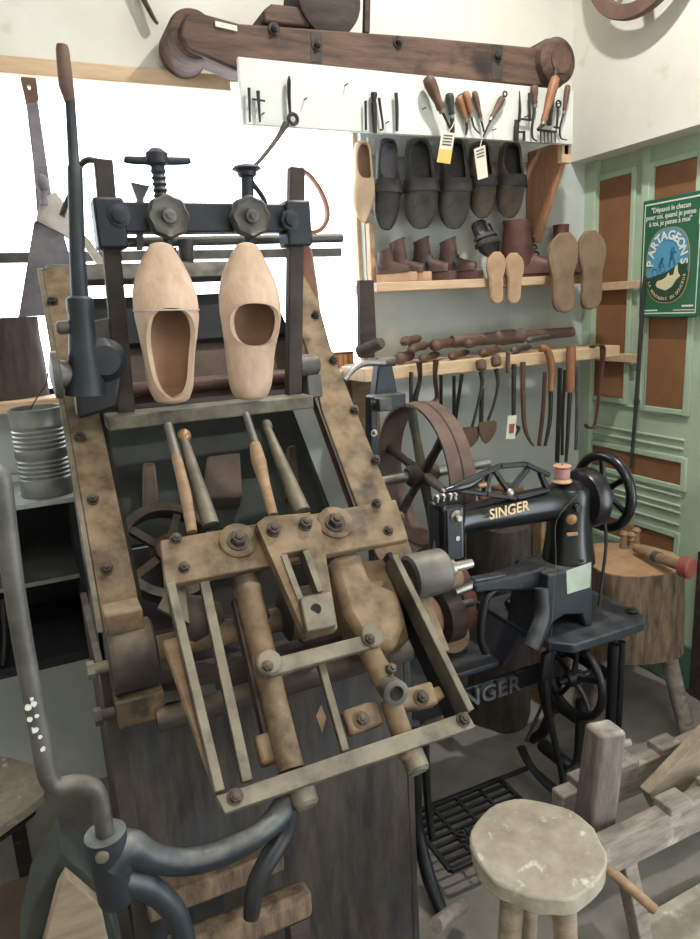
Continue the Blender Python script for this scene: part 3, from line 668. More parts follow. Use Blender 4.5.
# tools hanging in front of the rack
def hang(label, pts, r, m, cat='tool', y=YR - .02, name='hanging_tool', flat=1.0, blade=None, knob=None, bm_m=None, up=None):
    root = thing(name, label, cat, oy(*pts[-1], y), 'long tools hanging from the rack')
    part('shank', tube(nb(), [oy(*p, y) for p in pts], r, 8, flat=flat, up=up), m, root, angle=60)
    if blade: part('blade', prism(nb(), [oy(*p, y + .002) for p in blade], (0, -.006, 0)), bm_m, root, .002)
    if knob: part('handle', lathe(nb(), oy(*knob, y), (0, -.25, -1), [(.012, -.02), (.019, -.012), (.019, .012), (.012, .02)], 14), 'handle_brown', root)
    return root
hang('thin dark iron rod hanging next to the big belt pulley', [(411, 372), (411, 405)], .007, 'tool_iron')
hang('twisted dark leather strap with buckle, left of two on the rack', [(419, 362), (420, 380), (415, 400), (418, 410)], [.018, .012, .018, .012], 'leather_black', 'strap', YR - .03, 'hanging_strap', flat=.4)
hang('twisted dark leather strap hanging in front of a round brown disc', [(436, 360), (435, 378), (437, 398), (431, 404)], [.018, .012, .014, .026], 'leather_red', 'strap', YR - .03, 'hanging_strap', flat=.4)
hang('straight flat iron bar right of the leather straps', [(441, 375), (441, 418)], .010, 'tool_iron', flat=.4)
hang('flat iron blade in the gap before the two spades, leaning', [(462, 374), (455, 422)], .011, 'tool_iron', flat=.4)
hang('long narrow iron gouge beside the first rusty spade', [(454, 376), (454, 440)], .010, 'tool_iron', flat=.4, blade=[(451, 425), (459, 424), (458, 443), (453, 443)], bm_m='tool_iron')
hang('small rusty spade, lower and nearer the window of two', [(481, 372), (482, 385), (477, 408), (472, 428)], [.009, .006, .005, .006], 'tool_iron', 'spade', YR - .035, 'hanging_spade', blade=[(461, 429), (463, 427), (477, 426), (479, 428), (479, 434), (477, 440), (473, 445), (469, 448), (465, 446), (462, 440), (461, 434)], bm_m='spade_rust', knob=(481, 365))
hang('small rusty spade, higher and nearer the door of two', [(496, 369), (498, 382), (495, 400), (488, 421)], [.009, .006, .005, .006], 'tool_iron', 'spade', YR - .045, 'hanging_spade', blade=[(478, 424), (480, 422), (494, 420), (496, 422), (496, 429), (493, 436), (489, 441), (485, 444), (481, 440), (479, 434), (478, 429)], bm_m='spade_rust', knob=(496, 361))
hang('straight iron rod between the spades', [(482, 388), (481, 428)], .008, 'tool_iron', y=YR + .0 - .012)
r_ = hang('iron rod carrying a small printed paper label', [(514, 364), (514, 420), (519, 428), (515, 436)], [.009, .008, .006, .004], 'tool_iron')
q = [oy(*p, YR - .035) for p in ((508, 416), (517, 415), (515, 439), (506, 439))]
part('paper_label', prism(nb(), q, (0, .002, 0)), 'tag_white', r_)
part('label_print', prism(nb(), [V(p) - V((0, .002, 0)) for p in (q[0].lerp(q[3], .35).lerp(q[1].lerp(q[2], .35), .2), q[0].lerp(q[3], .35).lerp(q[1].lerp(q[2], .35), .8), q[0].lerp(q[3], .75).lerp(q[1].lerp(q[2], .75), .75), q[0].lerp(q[3], .75).lerp(q[1].lerp(q[2], .75), .25))], (0, .001, 0)), 'mallet_red', r_)
part('top_handle', cyl(nb(), oy(508, 352, YR - .02), oy(508, 373, YR - .02), .008), 'handle_brown', r_)
hang('iron hook with curling tip right of the printed label', [(523, 362), (523, 400), (525, 428), (530, 441), (534, 446)], [.010, .009, .008, .006, .003], 'spade_rust')
def stick(label, pts, rr, sh, blade=None):
    root = thing('hanging_scythe_tool', label, 'tool', oy(*sh[-1], YR - .03), 'wooden handled tools hanging from the rack')
    part('handle', tube(nb(), [oy(*p, YR - .03) for p in pts], rr, 12), 'handle_orange', root, angle=60)
    part('shank', tube(nb(), [oy(*p, YR - .03) for p in sh], [.009, .008, .006], 8), 'tool_iron', root)
stick('crooked tan wooden handle hooked over the rack, iron shank below', [(540, 349), (546, 349), (550, 358), (552, 372), (551, 391)], [.013, .014, .015, .014, .012], [(551, 388), (550, 420), (545, 446)])
stick('straight thick tan wooden handle near the rack end', [(571, 346), (571, 365), (570, 392)], [.018, .019, .016], [(570, 388), (568, 430), (566, 462)])
hang('dark flat iron strip left of the crooked handle', [(545, 372), (543, 410), (539, 446)], .012, 'spade_rust', flat=.4)
hang('long black iron strip between the two tan handles', [(560, 368), (559, 410), (557, 462)], .013, 'tool_iron', flat=.4)
hang('second black iron strip tight against the straight tan handle', [(565, 370), (563, 410), (562, 455)], .008, 'tool_iron', flat=.6, y=YR - .012)
hang('narrow grey iron rod just right of the straight tan handle', [(577, 366), (577, 410), (576, 450)], .007, 'iron_grey', y=YR - .015)
# strap on the rack end, rod against the door
r_ = thing('hanging_hoof_strap', 'dark leather strap with hooked metal end over the rack end', 'strap', oy(592, 430, 2.06))
part('strap', tube(nb(), [oy(p[0], p[1], 2.06) for p in ((592, 347), (600, 345), (603, 352), (600, 380), (598, 405), (596, 420))], [.016, .017, .016, .010, .009, .008], 10, flat=.35), 'leather_red', r_)
part('hook', tube(nb(), [oy(p[0], p[1], 2.06) for p in ((596, 420), (594, 427), (587, 427), (586, 424))], [.008, .009, .012, .009], 10, flat=.5), 'leather_red', r_)
bm = nb(); tube(bm, [ox(645, 276, WRD - .05), ox(643, 300, WRD - .05), ox(637, 390, WRD - .05), ox(631, 468, WRD - .05)], [.006, .009, .008, .006], 8)
solo('hanging_iron_rod', bm, 'leather_black', 'long thin dark rod hanging on the green door left of poster', 'rod')
# ================================================================ green poster
XP = WRD - .045
p0, p1, p2 = ox(643.5, 201.5, XP), ox(641.5, 317.5, XP), ox(705, 193, XP)
py1, pz0, pz1 = p0.y, p1.z, p0.z; pw = .268; py0 = py1 - pw
r_ = thing('poster_sign', 'green enamel style poster sign with round mountain emblem on the door', 'sign', (XP, py0 + pw / 2, pz0))
part('sign_plate', box(nb(), (XP, py0, pz0), (XP + .022, py1, pz1)), 'poster_green', r_, .002)
bm = nb(); 
def prect(bm, u0, v0, u1, v1, lift=.001): # u from left edge (0..1), v from bottom
    return prism(bm, [(XP - lift, py1 - pw * u0, pz0 + (pz1 - pz0) * v0), (XP - lift, py1 - pw * u1, pz0 + (pz1 - pz0) * v0), (XP - lift, py1 - pw * u1, pz0 + (pz1 - pz0) * v1), (XP - lift, py1 - pw * u0, pz0 + (pz1 - pz0) * v1)], (.001, 0, 0))
prect(bm, .035, .03, .047, .965); prect(bm, .035, .955, .965, .967); prect(bm, .035, .03, .965, .04); prect(bm, .953, .03, .965, .967)
part('border_line', bm, 'poster_white', r_)
PR, PU = V((0, -1, 0)), V((0, 0, 1)); ph = pz1 - pz0
def pp(u, v, lift=.002): return V((XP - lift, py1 - pw * u, pz0 + ph * v))
for s, v in (("\"Dépassé le chacun", .905), ("pour soi, quand je pense", .85), ("à toi, je pense à moi\"", .795)):
    part('lettering', text_bm(s, .0265, pp(.48, v), PR, PU, .001, xscale=.84, bold=.0002), 'poster_white', r_)
def oval(a, b, n=56): return [(a * math.cos(2 * PI * i / n), b * math.sin(2 * PI * i / n)) for i in range(n)]
ec = (.47, .435)
# stadium shaped emblem
def stadium(rw, rh, n=60):
    out = []
    for i in range(n):
        a = 2 * PI * i / n; c, s = math.cos(a), math.sin(a)
        out.append((rw * math.copysign(abs(c) ** .78, c), rh * math.copysign(abs(s) ** .78, s)))
    return out
def emb(name, pts, m, lift):
    base = pp(*ec, lift=lift)
    part(name, prism(nb(), [base + V((0, -x * .8, y * .9)) for x, y in pts], (.0008, 0, 0)), m, r_)
RW, RH = .122, .152
emb('emblem_rim', stadium(RW, RH), 'poster_tan', .0018); emb('emblem_band', stadium(RW * .965, RH * .975), 'poster_dkgreen', .0026)
sky = [(x, y) for x, y in stadium(RW * .95, RH * .965) if y > -.035]
emb('emblem_sky', [(-RW * .94, -.038)] + sorted(sky, key=lambda p: -math.atan2(p[1] + .04, p[0])) + [(RW * .94, -.038)] if False else sorted(sky + [(-RW * .93, -.045), (RW * .93, -.0)], key=lambda p: math.atan2(p[1], p[0])), 'poster_blue', .0034)
emb('emblem_hill', [(-RW * .95, -.05), (-.05, -.035), (-.01, -.028), (.03, -.012), (.06, .006), (.09, .01), (RW * .95, .022), (RW * .9, -.075), (.06, -.125), (-.06, -.125), (-RW * .88, -.085)], 'poster_dkgreen', .0042)
emb('emblem_cow', [(-.058, -.075), (-.05, -.06), (-.02, -.055), (0, -.045), (.012, -.028), (.02, -.042), (.04, -.038), (.048, -.006), (.06, .002), (.064, -.03), (.078, -.045), (.055, -.06), (.035, -.085), (0, -.10), (-.03, -.092), (-.05, -.085)], 'poster_cream', .005)
def stroke(name, pts, w, m, lift): 
    base = pp(*ec, lift=lift); bm = nb(); tube(bm, [base + V((0, -x * .8, y * .9)) for x, y in pts], w, 8, flat=1); part(name, bm, m, r_)
stroke('emblem_walker', [(.030, .072), (.028, .055), (.026, .035)], [.006, .010, .006], 'poster_dkblue', .0025)
stroke('emblem_walker', [(.026, .037), (.018, .02), (.012, -.008)], [.006, .004, .003], 'poster_dkblue', .0025)
stroke('emblem_walker', [(.026, .037), (.038, .02), (.044, .0)], [.006, .004, .003], 'poster_dkblue', .0025)
stroke('emblem_walker', [(.030, .06), (.042, .052), (.05, .05)], .003, 'poster_dkblue', .0025)
stroke('emblem_cyclist', [(-.024, .034), (-.032, .018), (-.042, .0), (-.035, -.02)], [.005, .006, .005, .003], 'poster_dkblue', .0025)
stroke('emblem_cyclist', [(-.03, .02), (-.018, .0), (-.014, -.006)], .003, 'poster_dkblue', .0025)
bm = nb(); torus(bm, pp(*ec, lift=.0035) + V((0, .054, -.022)), XA, .013, .0016, 24, 6); torus(bm, pp(*ec, lift=.0035) + V((0, .018, -.013)), XA, .0115, .0016, 24, 6); part('emblem_cyclist', bm, 'poster_dkblue', r_)
def arc_text(s, a0, a1, rw, rh, size, m, flip=False):
    n = len(s)
    for i, ch in enumerate(s):
        if ch == ' ': continue
        a = math.radians(a0 + (a1 - a0) * i / (n - 1))
        c, sn = math.cos(a), math.sin(a)
        x, y = rw * math.copysign(abs(c) ** .85, c), rh * math.copysign(abs(sn) ** .85, sn)
        nx, ny = c / rw, sn / rh; l = math.hypot(nx, ny); nx, ny = nx / l, ny / l
        if flip: nx, ny = -nx, -ny
        up = V((0, -nx, ny)); right = V((0, -ny, -nx))
        part('letter', text_bm(ch, size, pp(*ec, lift=.0062) + V((0, -x * .8, y * .9)), right, up, .001, bold=.0012 if size > .03 else .0001), m, r_)
arc_text('PARTAGEONS', 176, 4, RW * .77, RH * .78, .044, 'poster_white')
arc_text('LA MONTAGNE EN DOUCEUR', 205, 345, RW * .86, RH * .88, .016, 'poster_cream', True)
bm = nb(); prect(bm, .06, .055, .33, .066, .0012); prect(bm, .60, .055, .94, .062, .0012); prect(bm, .74, .085, .92, .10, .0012); prect(bm, .94, .74, .99, .86, .0012); part('small_print', bm, 'poster_white', r_)
# ================================================================ clog carving machine
mc = thing('clog_carving_machine', 'big rusty iron clog carving machine with sloping frame, crank and dark wooden front', 'machine', (.37, 1.3, 0))
def P(name, bm, m, parent=mc, **k): return part(name, bm, m, parent, **k)
def poly(bm, pts, off, t):                          # plate lying in the sloping plane, t thick downwards
    return prism(bm, [om(x, y, off) for x, y in pts], BN * -t)
def bolts(parent, pts, off, r, m='rust_dark', wr=None):
    for q in pts: part('bolt', hexbolt(nb(), om(*q, off), BN, r, wr), m, parent)
# ---- wooden housing below
BY = 1.225
bx0, bx1 = .058, .662
bm = nb()
n = 1
hz = .93
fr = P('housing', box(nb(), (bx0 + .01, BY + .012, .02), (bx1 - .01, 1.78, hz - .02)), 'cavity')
for k in range(n):
    x0, x1 = bx0 + (bx1 - bx0) * k / n, bx0 + (bx1 - bx0) * (k + 1) / n - .002
    P('front_panel', box(nb(), (x0, BY, .03), (x1, BY + .02, hz - .012 * (k % 2))), 'box_wood', bev=.003)
P('side_plank', box(nb(), (bx1 - .002, BY, .03), (bx1 + .016, 1.80, hz - .03)), 'box_wood', bev=.003)
P('side_plank', box(nb(), (bx0 - .018, BY, .03), (bx0 - .002, 1.80, hz)), 'rust_dark', bev=.003)
P('corner_iron', prism(nb(), [(bx0 - .03, BY - .012, 0), (bx0 + .004, BY - .012, 0), (bx0 + .012, BY - .012, 1.0), (bx0 - .018, BY - .012, 1.0)], (0, .03, 0)), 'rust_dark', bev=.002)
# sill timbers at the foot
a, b, c, d = oy(160, 898, 1.15), oy(283, 858, 1.12), oy(290, 885, 1.12), oy(155, 925, 1.12)
P('foot_sill', prism(nb(), [(.06, 1.15, a.z), (.33, 1.15, a.z), (.33, BY - .002, a.z + .005), (.06, BY - .002, a.z + .005)], (0, 0, -.05)), 'block_wood', bev=.006)
zz = oy(240, 912, 1.10).z; fsl = P('foot_sill', box(nb(), (.08, 1.075, zz - .06), (.36, 1.125, zz)), 'block_wood', bev=.014)
for x_ in (.11, .33): part('sill_bracket', box(nb(), (x_ - .02, 1.08, .0), (x_ + .02, 1.12, zz - .06)), 'dark_wood', fsl)
P('foot_beam', cyl(nb(), oy(436, 925, 1.2), oy(462, 905, 1.26), .018), 'grey_wood')
# ---- sloping side rails: angle irons with bolts
lp = [(42, 268), (69, 266), (136, 588), (139, 606), (104, 630)]
rl = P('side_rail', poly(nb(), lp, 0, .012), 'rust_dust', bev=.002)
bolts(rl, [(80, 438), (93, 500), (107, 569), (53, 302)], 0, .011, wr=.0125)
bm = nb(); prism(bm, [om(42, 268), om(104, 632), om(104, 632, -.13), om(44, 268, -.13)], XA * -.012)
P('rail_flange', bm, 'iron_bar', bev=.002)
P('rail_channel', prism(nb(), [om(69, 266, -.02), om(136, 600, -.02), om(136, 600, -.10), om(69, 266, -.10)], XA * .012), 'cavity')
rr = [(296, 262), (318, 300), (330, 345), (352, 400), (410, 545), (450, 650), (425, 655), (372, 545), (322, 410), (308, 352), (290, 300)]
rr_ = P('side_rail', poly(nb(), rr, 0, .012), 'rust_dust', bev=.002)
bolts(rr_, [(315, 316), (333, 361), (354, 411), (375, 461), (399, 518)], 0, .011, wr=.0125)
P('rail_flange', prism(nb(), [om(292, 300, -.013), om(422, 655, -.013), om(422, 655, -.12), om(292, 300, -.12)], XA * -.010), 'rust_dark', bev=.002)
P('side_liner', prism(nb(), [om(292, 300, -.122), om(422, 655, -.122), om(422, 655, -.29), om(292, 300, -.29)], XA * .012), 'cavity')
P('inner_rail', prism(nb(), [om(300, 372, -.05), om(362, 545, -.05), om(362, 545, -.09), om(300, 372, -.09)], XA * .014), 'leather_red')
# ---- cross rails and panels between the side rails
def span(y, off, w, t, x0=.115, x1=.69):           # bar across the frame at the height seen on pixel row y (x=200)
    c = om(200, y, off); return obox(nb(), ((x0 + x1) / 2, c.y, c.z), XA * (x1 - x0) / 2, BU * w, BN * t)
P('top_rail', span(272, -.03, .03, .012, .08, .66), 'iron_grey', bev=.003)
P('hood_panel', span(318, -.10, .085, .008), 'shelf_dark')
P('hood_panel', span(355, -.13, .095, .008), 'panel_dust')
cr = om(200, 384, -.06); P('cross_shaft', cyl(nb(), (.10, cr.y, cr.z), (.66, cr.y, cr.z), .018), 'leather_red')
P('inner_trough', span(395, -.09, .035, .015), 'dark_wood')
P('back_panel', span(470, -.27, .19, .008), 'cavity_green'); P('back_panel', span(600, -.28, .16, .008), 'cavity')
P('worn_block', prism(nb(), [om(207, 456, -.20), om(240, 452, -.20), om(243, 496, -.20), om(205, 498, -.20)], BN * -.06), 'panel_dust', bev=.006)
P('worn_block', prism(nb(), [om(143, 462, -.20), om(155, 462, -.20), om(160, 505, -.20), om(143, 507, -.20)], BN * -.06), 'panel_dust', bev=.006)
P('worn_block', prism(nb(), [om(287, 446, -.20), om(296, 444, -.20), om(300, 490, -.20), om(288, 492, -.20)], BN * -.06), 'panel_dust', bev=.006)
# pulley inside the frame
pc = om(168, 552, -.17); pax = (V((.15, -.75, .65))).normalized()
pu = P('inner_pulley', ring(nb(), pc, pax, .098, .118, .04, 44), 'rust_dark')
part('pulley_hub', lathe(nb(), pc, pax, [(.03, -.03), (.034, -.02), (.034, .025), (.026, .03)], 20), 'leather_red', pu)
for k in range(5):
    dv = Matrix.Rotation(2 * PI * k / 5 + .4, 3, pax) @ frame_of(pax)[1]
    part('pulley_spoke', bar(nb(), pc + dv * .025, pc + dv * .1, .018, .014, pax), 'rust_dark', pu)
# ---- main shaft with end bearings
SY, SZ = 1.215, 1.01
def sp(px): return oy(px, 600, SY).x
P('main_shaft', cyl(nb(), (.09, SY, SZ), (.80, SY, SZ), .024), 'rust_dust')
lug = P('bearing', lathe(nb(), (.055, SY, SZ), XA, [(.045, 0), (.062, .004), (.064, .012), (.062, .016), (.062, .080), (.055, .084)], 36), 'rust_dark')
bm = nb(); obox(bm, (.092, SY + .005, SZ + .075), XA * .032, YA * .03, ZA * .02); part('bearing_foot', bm, 'rust_dust', lug, bev=.004)
bm = nb(); obox(bm, (.098, SY - .015, SZ - .085), XA * .042, YA * .035, ZA * .026); part('bearing_foot', bm, 'rust_dust', lug, bev=.004)
for z in (SZ + .005, SZ - .085):
    bm = nb(); cyl(bm, (.055, SY - .03, z), (.025, SY - .03, z), .010); lathe(bm, (.02, SY - .03, z), XA, [(.016, 0), (.016, .012)], 6); part('bolt', bm, 'iron_bar' if z > SZ else 'rust_dark', lug)
rd = oy(430, 577, 1.19)
lug2 = P('end_drum', lathe(nb(), oy(409, 578, 1.21), XA, [(.022, .004), (.032, .002), (.040, -.002), (.048, .002), (.050, .01), (.049, .082), (.044, .088)], 36), 'iron_grey')
dc = oy(409, 578, 1.21)
part('drum_spindle', lathe(nb(), dc + XA * .09, XA, [(.02, 0), (.02, .02), (.012, .022), (.011, .05), (.010, .07)], 16), 'steel', lug2)
# ---- swinging carriage in front
FO = .12
bar_pts = [(160, 540), (396, 499), (409, 539), (165, 586)]
cp = P('cross_plate', poly(nb(), bar_pts, FO, .02), 'rust_dust', bev=.003)
bolts(cp, [(176, 539), (184, 568), (376, 504), (388, 531)], FO, .0095, wr=.011)
for q in ((238, 541), (335, 523)):
    part('boss_plate', lathe(nb(), om(*q, FO), BN, [(.036, 0), (.036, .004), (.033, .006)], 30), 'rust_dust', cp)
    part('bolt', hexbolt(nb(), om(q[0], q[1], FO + .006), BN, .016, .021), 'rust_dark', cp)
GO = FO + .028
g = P('tool_guide', plate_hole(nb(), [om(*p, GO) for p in ((256, 523), (266, 516), (310, 512), (321, 524), (338, 628), (306, 637))], [om(*p, GO) for p in ((282, 554), (287, 553), (303, 550), (308, 551), (321, 592), (298, 597))], BN * -.026), 'rust_dust', bev=.003)
bolts(g, [(273, 531), (305, 525)], GO, .013, wr=.014)
part('guide_rail', prism(nb(), [om(x, y, GO + .004) for x, y in ((281, 555), (287, 554), (303, 597), (298, 600))], BN * -.03), 'iron_bar', g)
part('guide_rail', prism(nb(), [om(x, y, GO + .004) for x, y in ((303, 551), (309, 550), (323, 590), (318, 592))], BN * -.03), 'iron_bar', g)
sb = part('slide_block', prism(nb(), [om(x, y, GO + .02) for x, y in ((300, 598), (331, 591), (337, 625), (307, 632))], BN * -.03), 'iron_bar', g, bev=.003)
part('block_hole', cyl(nb(), om(316, 609, GO + .016), om(316, 609, GO + .0225), .0095), 'cavity', sb)
# long bars down to the lower cross bar
def fbar(name, pts, w, h, off, m='iron_bar', **k):
    return P(name, bar(nb(), om(*pts[0], off), om(*pts[1], off), w, h, BN), m, **k)
fbar('guide_bar', [(170, 585), (219, 793)], .016, .03, FO - .01, bev=.002)
fbar('guide_bar', [(204, 582), (247, 782)], .018, .014, FO - .02, bev=.002)
fbar('guide_bar', [(318, 655), (345, 752)], .014, .014, FO - .03, bev=.002)
fbar('side_arm', [(391, 560), (466, 714)], .014, .05, FO - .02, 'iron_bar', bev=.002)
fbar('side_arm', [(384, 560), (455, 716)], .010, .07, FO - .06, 'iron_black')
P('tapered_arm', poly(nb(), [(163, 640), (178, 636), (221, 792), (217, 794)], FO - .03, .03), 'tan_wood', bev=.003)
P('fin_plate', poly(nb(), [(180, 565), (185, 580), (190, 624), (157, 608)], FO - .035, .012), 'iron_bar', bev=.002)
sp_ = P('spindle_tube', lathe(nb(), om(247, 588, FO - .02), om(291, 770, FO - .02) - om(247, 588, FO - .02), [(.026, 0), (.027, .01), (.024, .016), (.022, .20), (.022, (om(291, 770, FO - .02) - om(247, 588, FO - .02)).length)], 24), 'rust_dust')
part('spindle_sleeve', cyl(nb(), om(235, 550, FO - .04), om(258, 620, FO - .035), .024), 'rust_dark', sp_)
fbar('spindle_bar', [(235, 600), (268, 745)], .012, .03, FO - .05, 'rust_dark')
fbar('tie_block', [(262, 735), (270, 765)], .03, .03, FO - .04, 'rust_dust', bev=.006)
# link between spindle and holder
LO = FO + .03
lk = P('link_bar', poly(nb(), [(268, 659), (367, 634), (371, 648), (270, 677)], LO, .016), 'iron_bar', bev=.003)
for q in ((267, 667), (369, 640)):
    part('link_boss', lathe(nb(), om(*q, LO - .02), BN, [(.022, 0), (.022, .024), (.019, .027)], 26), 'iron_bar', lk); part('bolt', hexbolt(nb(), om(*q, LO + .006), BN, .009, .011), 'rust_dark', lk)
P('holder_casting', prism(nb(), [om(*p, FO - .02) for p in ((330, 556), (360, 548), (372, 580), (398, 590), (408, 622), (396, 650), (362, 640), (345, 612))], BN * -.09), 'rust_dust', bev=.016)
P('holder_casting', prism(nb(), [om(*p, FO - .05) for p in ((352, 560), (392, 556), (412, 640), (372, 650))], BN * -.07), 'rust_dust', bev=.014)
ht = P('holder_tube', tube(nb(), [om(366, 645, FO), om(380, 672, FO), om(388, 690, FO + .0)], [.020, .021, .018], 18), 'rust_dust')
part('socket', lathe(nb(), om(390, 688, FO + .01), (om(398, 695, FO + .03) - om(390, 688, FO + .0)), [(.020, -.02), (.022, 0), (.023, .028), (.020, .030), (.013, .030), (.012, .012)], 24), 'iron_grey', ht)
part('set_screw', hexbolt(nb(), om(389, 670, FO + .02), BN + XA * .3, .010, .009), 'rust_dark', ht)
part('socket_end', cyl(nb(), om(390, 700, FO - .01), om(410, 757, FO - .03), .019), 'rust_dust', ht)
for pts, bq in ((((343, 710), (378, 698), (386, 722), (352, 735)), (361, 720)), (((392, 692), (432, 680), (440, 703), (400, 712)), (421, 698))):
    h = P('clamp_block', poly(nb(), pts, FO - .015, .03), 'rust_dust', bev=.006); bolts(h, [bq], FO - .015, .010)
P('clamp_lug', poly(nb(), [(425, 690), (440, 685), (446, 697), (432, 703)], FO - .03, .03), 'rust_dust', bev=.004)
# lower cross bar
lb = P('lower_bar', poly(nb(), [(216, 796), (467, 711), (476, 727), (225, 814)], FO + .004, .022), 'iron_bar', bev=.002)
bolts(lb, [(235, 797), (463, 720)], FO + .004, .010, wr=.013)
for q in ((300, 790), (411, 757)): P('bar_stub', lathe(nb(), om(q[0], q[1] - 5, FO - .03), -BU + BN * .1, [(.021, 0), (.021, .03), (.016, .036)], 20), 'iron_bar')
# inner mechanism seen between the bars
mch = om(250, 665, -.02)
P('inner_shaft', cyl(nb(), (.12, 1.16, .90), (.64, 1.16, .90), .022), 'rust_dark')
P('inner_bar', bar(nb(), om(300, 640, 0), om(340, 575, 0), .02, .012, BN), 'rust_dark'); P('inner_bar', bar(nb(), om(160, 700, -.03), om(215, 690, -.03), .02, .02, BN), 'glass_dark')
P('cutter_head', lathe(nb(), om(190, 620, .02), XA, [(.02, -.03), (.04, -.02), (.048, 0), (.04, .03), (.02, .06)], 20), 'rust_dark')
P('cutter_head', lathe(nb(), om(290, 615, .02), XA, [(.03, -.02), (.05, -.01), (.05, .05), (.03, .07)], 20), 'rust_dark')
P('inner_ledge', box(nb(), (.10, BY - .004, .90), (.64, BY + .05, .935)), 'dark_wood', bev=.004)
P('wood_chip_leaf', prism(nb(), [om(*p, .03) for p in ((316, 716), (321, 705), (326, 718), (322, 733))], BN * .002), 'tan_wood')
# control rods above the plate
RO = .11
def rod(pts, r, m, **k): return P('control_rod', tube(nb(), [om(*p, RO) for p in pts], r, 12, smooth=False), m, **k)
q = rod([(184, 440), (195, 475), (211, 526)], [.010, .013, .0175], 'iron_bar'); part('rod_ball', ball(nb(), om(184, 436, RO), .015), 'brass', q)
q = rod([(168, 425), (177, 458)], [.010, .010], 'iron_grey'); part('rod_handle', tube(nb(), [om(176, 455, RO), om(185, 492, RO), om(192, 532, RO)], [.010, .012, .010], 12), 'tan_wood', q)
q = rod([(246, 414), (256, 446)], [.008, .009], 'iron_grey'); part('rod_handle', tube(nb(), [om(255, 444, RO), om(259, 462, RO), om(265, 485, RO), om(273, 515, RO)], [.011, .016, .011, .010], 12), 'tan_wood', q)
q = rod([(267, 428), (281, 462), (302, 512)], [.009, .013, .018], 'iron_bar'); part('rod_ball', ball(nb(), om(267, 426, RO), .012, sx=1.2), 'iron_bar', q)
# ---- upright rack that grips the clogs
RY = 1.585
def R(px, py, y=RY): return oy(px, py, y)
P('post', bar(nb(), R(103, 160), R(126, 412), .036, .028, YA), 'rust_dark', bev=.003)
P('post', bar(nb(), R(296, 168), R(293, 402), .036, .028, YA), 'rust_dark', bev=.003)
s0, s1 = R(104, 414), R(304, 402)
P('rack_shelf', obox(nb(), ((s0.x + s1.x) / 2, RY - .02, s0.z * .5 + s1.z * .5 - .004), XA * (s1.x - s0.x) / 2, YA * .045, ZA * .015), 'iron_bar', bev=.003)
tz = R(200, 219).z
tb = P('top_bar', obox(nb(), ((R(100, 219).x + R(303, 219).x) / 2, RY, tz), XA * (R(300, 219).x - R(100, 219).x) / 2, YA * .026, ZA * .030), 'iron_blue', bev=.004)
for x, y in ((109, 225), (294, 225)):
    c = R(x, y); part('end_block', obox(nb(), c + YA * -.004, XA * .030, YA * .034, ZA * .050), 'iron_blue', tb, bev=.006)
for x, y in ((119, 216), (290, 220)):
    part('end_nut', lathe(nb(), R(x, y, RY - .035), (0, -1, 0), [(.024, 0), (.024, .006), (.016, .008), (.016, .018), (.010, .02)], 8), 'iron_blue', tb)
for x, y in ((168, 217), (250, 217)):
    c = R(x, y, RY - .05)
    bm = nb(); k = 48; d_, s_, u_ = frame_of((0, -1, 0)); rs = []
    for hh, sc_ in ((-.022, .9), (-.012, 1), (.006, 1), (.014, .88)):
        rs.append([bm.verts.new(c + d_ * hh + (s_ * math.cos(2 * PI * i / k) + u_ * math.sin(2 * PI * i / k)) * (.0435 +   .002 * math.cos(8 * 2 * PI * i / k)) * sc_) for i in range(k)])
    rs.append([bm.verts.new(c + d_ * .008 + (s_ * math.cos(2 * PI * i / k) + u_ * math.sin(2 * PI * i / k)) * .030) for i in range(k)])
    for A, B in zip(rs, rs[1:]):
        for i in range(k): face(bm, [A[i], A[(i + 1) % k], B[(i + 1) % k], B[i]])
    face(bm, rs[0]); face(bm, rs[-1])
    kn = P('hand_knob', bm, 'iron_grey', angle=50)
    part('knob_nut', lathe(nb(), c + V((0, -.008, 0)), (0, -1, 0), [(.016, 0), (.014, .012), (.007, .014), (.007, .022)], 14), 'iron_grey', kn)
    a = V((R(x - 3 if x < 200 else x - 4, 235).x, RY - .02, tz - .03)); P('grip_spindle', lathe(nb(), a, (0, 0, -1), [(.011, 0), (.011, .03), (.018, .032), (.018, .045), (.012, .05)], 16), 'iron_blue')
tq = R(157, 160)
th_ = P('screw', lathe(nb(), V((tq.x, RY, tz + .03)), ZA, [(.013, 0)] + [(.012 if i % 2 else .016, .006 * i + .004) for i in range(11)] + [(.014, .075), (.022, .08), (.024, .10), (.012, .11)], 16), 'iron_blue')
part('tee_handle', tube(nb(), [R(124, 159), R(130, 160), R(157, 161), R(184, 161), R(190, 160)], [.006, .008, .009, .008, .006], 12), 'iron_blue', th_)
t2 = R(245, 172)
th2 = P('screw', cyl(nb(), (t2.x, RY, tz + .03), (t2.x + .006, RY, t2.z + .01), .014), 'iron_blue'); part('screw_head', lathe(nb(), (t2.x + .004, RY, t2.z - .012), ZA, [(.012, 0), (.02, .003), (.022, .012), (.034, .018), (.028, .024)], 14), 'iron_blue', th2)
part('screw_arm', tube(nb(), [R(250, 180), R(262, 196), R(266, 206)], .006, 8), 'iron_blue', th2)
P('back_hook', tube(nb(), [R(104, 163, 1.62), R(88, 160, 1.63), R(79, 168, 1.64), R(77, 180, 1.65), R(68, 200, 1.66), R(62, 216, 1.66)], [.012, .012, .011, .010, .010, .012], 10, flat=.5), 'iron_grey')
P('wedge_plate', prism(nb(), [R(131, 182, 1.66), R(150, 186, 1.66), R(144, 198, 1.66), (R(143, 250, 1.66)), R(137, 250, 1.66), R(137, 199, 1.66)], (0, .012, 0)), 'iron_grey')
P('back_rod', cyl(nb(), R(98, 243, 1.68), R(342, 238, 1.68), .011), 'iron_grey')
